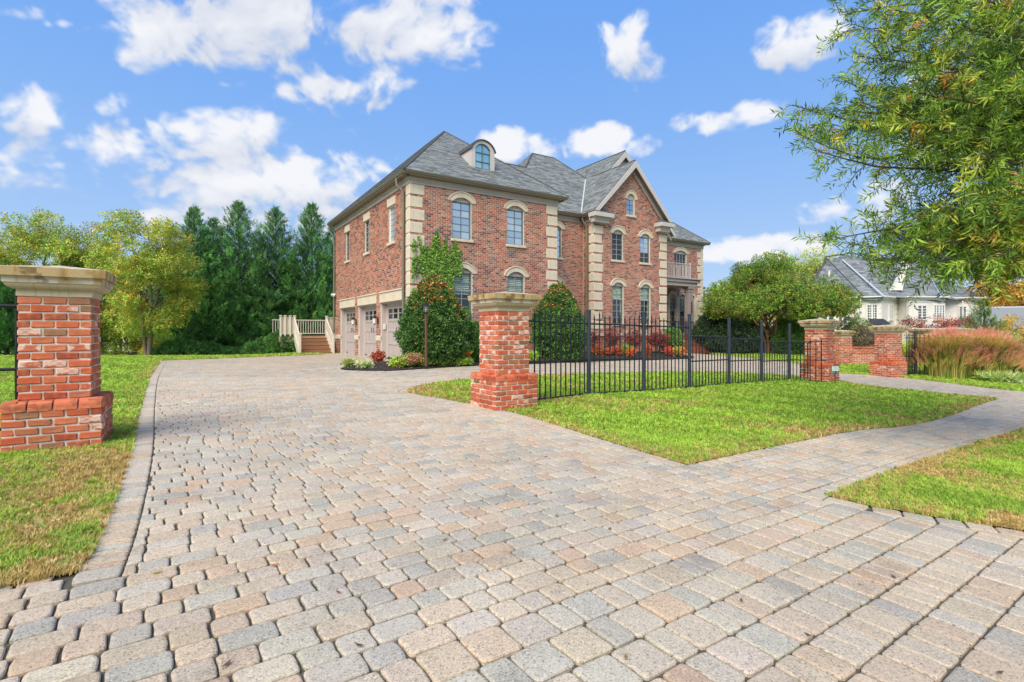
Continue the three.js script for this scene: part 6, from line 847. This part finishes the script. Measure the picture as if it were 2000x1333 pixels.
// ---------------------------------------------------------------- the pale house on the right
{
  const D = 60, t = thing('pale_house', 'large pale stucco house with grey hipped roofs, partly behind the overhanging tree', 'house', (1740 - CX) / FOC * D, D, -2.2, 0), o = t.position, loc = (px, d) => [(px - CX) / FOC * d - o.x, -(d - D)], EY = EYE + (HY - 583) / FOC * D + 2.2;
  const plan = [[1590, 62.5], [1640, 60.5], [1722, 58], [1754, 60.5], [1776, 58.5], [1841, 59], [1846, 61.5], [1893, 60], [1922, 61]];
  const wallSeg = (a, b, i) => { const A = loc(...a), B = loc(...b), len = Math.hypot(B[0] - A[0], B[1] - A[1]), g = part('wall', t); g.position.set((A[0] + B[0]) / 2, 0, (A[1] + B[1]) / 2); g.rotation.y = -Math.atan2(B[1] - A[1], B[0] - A[0]); mesh('stucco', box(0, EY / 2, -0.15, len + 0.05, EY, 0.3), M.stucco, g); mesh('cornice', [box(0, EY - 0.12, 0.06, len + 0.3, 0.24, 0.22), bev(0, EY + 0.06, 0.25, len + 0.9, 0.14, 0.5), box(0, EY - 0.5, 0.02, len + 0.08, 0.06, 0.06)], M.whitepaint, g); return [g, len, A, B]; };
  const win = (g, x, yc, w, h, cols, rows) => { const q = part('window', g.parent), fr = []; q.position.copy(g.position); q.rotation.copy(g.rotation); mesh('surround', [bev(x, yc, 0.02, w + 0.42, h + 0.46, 0.1, 0.02)], M.stucco, q); mesh('frame', [box(x, yc + h / 2 + 0.04, 0.08, w + 0.16, 0.1, 0.1), box(x, yc - h / 2 - 0.05, 0.1, w + 0.3, 0.1, 0.16), box(x - w / 2 - 0.04, yc, 0.08, 0.09, h + 0.1, 0.1), box(x + w / 2 + 0.04, yc, 0.08, 0.09, h + 0.1, 0.1)], M.whitepaint, q); mesh('pane', box(x, yc, 0.075, w, h, 0.02), std([0.10, 0.115, 0.125], { roughness: 0.1 }), q); for (let i = 1; i < cols; i++) fr.push(box(x - w / 2 + w * i / cols, yc, 0.095, i * 2 === cols ? 0.16 : 0.055, h, 0.03)); for (let i = 1; i < rows; i++) fr.push(box(x, yc - h / 2 + h * i / rows, 0.0975, w, 0.055, 0.03)); mesh('muntin', fr, M.whitepaint, q); };
  const wy = EYE + (HY - 611) / FOC * 59 + 2.2, segs = plan.slice(0, -1).map((a, i) => wallSeg(a, plan[i + 1], i));
  const wins = [[0, 0.2, 1.0, 1.7, 2, 4], [1, -1.65, 0.75, 1.6, 2, 4], [1, 1.15, 0.85, 1.65, 4, 6], [2, 0.1, 0.8, 1.6, 4, 6], [4, -0.55, 1.0, 1.5, 2, 5], [4, 1.25, 0.5, 1.6, 2, 6], [4, 1.95, 0.5, 1.6, 2, 6], [6, 0.55, 0.55, 1.45, 2, 6], [7, 0.2, 0.5, 1.45, 2, 6]];
  for (const [s, f, w, h, c, r] of wins) win(segs[s][0], f, s === 1 && f < 0 || s === 0 ? wy - 0.9 : wy, w, h, c, r);
  for (const i of [1, 2, 4, 6]) { const [g, len] = segs[i]; const q = []; for (let k = 0; k < 9; k++) q.push(bev(len / 2 - 0.35, EY - 0.95 - k * 0.62, 0.03, 0.75, 0.54, 0.1, 0.02)); const m = mesh('quoin', q, M.stucco, t); m.position.copy(g.position); m.rotation.copy(g.rotation); }
  let rs = 300; const roofQ = (name, pts) => slope(pts.map(([px, py, d]) => { const v = at(px, py, d); return [v.x - o.x, v.y - o.y, -(v.z - o.z)]; }), { parent: t, ex: 0.34, seed: rs++, tint: [0.98, 1.0, 1.06] });
  roofQ('roof', [[1575, 581, 63], [1642, 580, 60], [1725, 580, 57.3], [1667, 494, 66], [1612, 502, 67]]); roofQ('roof', [[1575, 581, 63], [1612, 502, 67], [1590, 530, 72], [1560, 575, 72]]); roofQ('roof', [[1750, 581, 59], [1845, 584, 58.4], [1800, 503, 66], [1697, 506, 66], [1667, 494, 66.3], [1722, 580, 58.6]]); roofQ('roof', [[1846, 584, 60.2], [1926, 587, 60], [1883, 560, 65], [1850, 552, 65]]); roofQ('roof', [[1926, 587, 60], [1940, 584, 66], [1883, 566, 65]]); roofQ('roof', [[1845, 584, 58.4], [1872, 572, 66], [1836, 520, 70], [1800, 503, 66]]);
  const p0 = at(1646, 492, 66.2), mk = (ax, ay, ad, bx, by, bd, r2, m, n) => { const A = at(ax, ay, ad).sub(o), B = at(bx, by, bd).sub(o); mesh(n, rod(A.toArray(), B.toArray(), r2, 5), m, t); };
  mk(1646, 508, 65.7, 1728, 580, 57.2, 0.09, M.flashing, 'valley'); mk(1612, 502, 66.9, 1667, 494, 65.9, 0.08, M.ridge, 'ridge_cap'); mk(1667, 494, 65.9, 1697, 506, 65.8, 0.08, M.ridge, 'ridge_cap'); mk(1697, 506, 65.8, 1800, 503, 65.8, 0.08, M.ridge, 'ridge_cap'); mk(1612, 502, 66.9, 1686, 578, 58.4, 0.07, M.ridge, 'ridge_cap'); mk(1620, 541, 62, 1620, 530, 62, 0.12, M.whitepaint, 'vent_pipe'); mk(1681, 580, 58.2, 1681, 650, 58.2, 0.07, M.whitepaint, 'downspout'); mk(1881, 587, 59.6, 1881, 650, 59.6, 0.07, M.whitepaint, 'downspout');
  { const s = new THREE.Shape(); s.moveTo(-0.9, 0); s.quadraticCurveTo(0.2, 1.6, 0.35, 3.4); s.lineTo(1.3, 3.4); s.lineTo(1.3, 3.1); s.quadraticCurveTo(0.7, 2.6, 0.3, 0); s.closePath(); const m = mesh('curved_parapet', metric(ext(s, 0.5, 0)), M.stucco, t), q = at(1752, 568, 60.2).sub(o); m.position.copy(q); }
  { const q = at(1712, 634, 57.6).sub(o), g = []; for (let i = 0; i < 9; i++) g.push(rod([-1.0 + i * 0.25, 0, 0.8], [-0.75 + i * 0.19, 0.62, 0], 0.02, 4)); const m = mesh('door_canopy', [convex([[[-1.1, 0, 0.85], [1.1, 0, 0.85], [0.8, 0.62, 0], [-0.8, 0.62, 0]], [[-1.1, -0.05, 0.85], [1.1, -0.05, 0.85], [1.1, -0.05, 0], [-1.1, -0.05, 0]], [[-1.1, 0, 0.85], [-0.8, 0.62, 0], [-1.1, -0.05, 0]], [[1.1, 0, 0.85], [0.8, 0.62, 0], [1.1, -0.05, 0]], [[-1.1, -0.05, 0], [1.1, -0.05, 0], [0.8, 0.62, 0], [-0.8, 0.62, 0]]]), ...g.map(metric)], std([0.05, 0.05, 0.06], { roughness: 0.4, metalness: 0.4 }), t); m.position.copy(q); }
}
{ // grey roofed house at the far right
  const D = 50, t = thing('grey_roofed_house', 'low house with grey hipped roof at the far right', 'house', (1990 - CX) / FOC * D, D, -2.2, -0.25), y = EYE + (HY - 642) / FOC * D + 2.2, yr = EYE + (HY - 598) / FOC * D + 2.2;
  mesh('wall', box(1.6, y / 2, -3, 8.4, y, 6), std([0.5, 0.47, 0.42], { map: T.grain }), t); mesh('roof', convex([[[-3.2, y, 0.4], [6.4, y, 0.4], [3, yr, -3], [-1.2, yr, -3]], [[-3.2, y, -6.4], [6.4, y, -6.4], [3, yr, -3], [-1.2, yr, -3]], [[-3.2, y, 0.4], [-3.2, y, -6.4], [-1.2, yr, -3]], [[6.4, y, 0.4], [6.4, y, -6.4], [3, yr, -3]], [[-3.2, y, 0.4], [6.4, y, 0.4], [6.4, y, -6.4], [-3.2, y, -6.4]]]), M.greySlate, t);
  mesh('ridge_cap', [rod([-1.2, yr, -3], [3, yr, -3], 0.07, 5), rod([6.4, y, 0.4], [3, yr, -3], 0.07, 5), rod([-3.2, y, 0.4], [-1.2, yr, -3], 0.07, 5)], M.flashing, t); const w = part('window', t); mesh('pane', box(0.5, y - 1, 0.02, 1, 1.1, 0.04), M.darkGlass, w); mesh('frame', [box(0.5, y - 0.42, 0.04, 1.2, 0.08, 0.08), box(0.5, y - 1.58, 0.04, 1.2, 0.08, 0.08), box(-0.04, y - 1, 0.04, 0.08, 1.1, 0.08), box(1.04, y - 1, 0.04, 0.08, 1.1, 0.08), box(0.5, y - 1, 0.045, 0.05, 1.1, 0.05)], M.whitepaint, w);
}
{ // white building and dark car behind the yellow trees
  const D = 47, x = (236 - CX) / FOC * D, g = ground(-35, 47), t = thing('white_outbuilding', 'white building with brick piers glimpsed behind the yellow trees', 'building', x, D, g, 0.05), H = EYE + (HY - 646) / FOC * D - g;
  mesh('wall', box(0, H / 2, -2.6, 6.2, H, 5), M.whitepaint, t); for (const px of [-1.85, 1.55]) mesh('brick_column', bev(px, H / 2 - 0.1, 0.1, 0.5, H - 0.2, 0.4, 0.02), HBm, t); mesh('roof', convex([[[-3.6, H, 0.5], [3.6, H, 0.5], [2.6, H + 1.5, -2.6], [-2.6, H + 1.5, -2.6]], [[-3.6, H, -5.6], [3.6, H, -5.6], [2.6, H + 1.5, -2.6], [-2.6, H + 1.5, -2.6]], [[-3.6, H, 0.5], [-3.6, H, -5.6], [-2.6, H + 1.5, -2.6]], [[3.6, H, 0.5], [3.6, H, -5.6], [2.6, H + 1.5, -2.6]], [[-3.6, H, 0.5], [3.6, H, 0.5], [3.6, H, -5.6], [-3.6, H, -5.6]]]), M.greySlate, t); mesh('garage_door', [bev(-0.15, 1.1, -0.06, 2.7, 2.2, 0.08), ...[0.4, 0.95, 1.5, 2.05].map((y) => bev(-0.15, y, 0.0, 2.6, 0.42, 0.05, 0.015))], M.whitepaint, t);
  const c = thing('parked_car', 'dark parked car glimpsed behind the yellow trees', 'car', (236 - CX) / FOC * 40, 40, ground(-30, 40), 1.35), paint = std([0.02, 0.022, 0.028], { roughness: 0.25, metalness: 0.4 }), s = new THREE.Shape();
  s.moveTo(-2.2, 0.32); s.lineTo(2.2, 0.32); s.quadraticCurveTo(2.3, 0.7, 2.1, 0.82); s.quadraticCurveTo(1.4, 0.95, 1.05, 0.98); s.quadraticCurveTo(0.5, 1.46, -0.2, 1.47); s.quadraticCurveTo(-1.3, 1.46, -1.7, 1.02); s.quadraticCurveTo(-2.2, 0.98, -2.25, 0.8); s.closePath();
  mesh('body', metric(new THREE.ExtrudeGeometry(s, { depth: 1.6, bevelEnabled: true, bevelSize: 0.06, bevelThickness: 0.08, bevelSegments: 3, curveSegments: 8 }).translate(0, 0, -0.8)), paint, c);
  const gl = new THREE.Shape(); gl.moveTo(-1.45, 1.0); gl.lineTo(0.9, 1.0); gl.quadraticCurveTo(0.4, 1.38, -0.2, 1.39); gl.quadraticCurveTo(-1.1, 1.39, -1.45, 1.0); mesh('side_window', ext(gl, 1.78, -0.89), M.darkGlass, c); mesh('windscreen', box(0, 0, 0, 0.75, 0.02, 1.4).rotateZ(-0.75).translate(0.82, 1.24, 0), M.darkGlass, c); mesh('rear_window', box(0, 0, 0, 0.6, 0.02, 1.35).rotateZ(0.75).translate(-1.55, 1.26, 0), M.darkGlass, c);
  for (const a of [-1.35, 1.35]) for (const z of [-0.8, 0.8]) { const w = part('wheel', c); w.position.set(a, 0.33, z); mesh('tyre', new THREE.TorusGeometry(0.25, 0.085, 8, 16), M.dark, w); mesh('rim', new THREE.CylinderGeometry(0.2, 0.2, 0.12, 12).rotateX(Math.PI / 2), M.flashing, w); }
  for (const z of [-0.65, 0.65]) { mesh('headlight', bev(2.17, 0.68, z, 0.14, 0.14, 0.3, 0.03), M.whitepaint, c); mesh('tail_light', bev(-2.24, 0.8, z, 0.1, 0.14, 0.3, 0.03), std([0.3, 0.02, 0.02]), c); }
}
renderer.render(scene, camera);
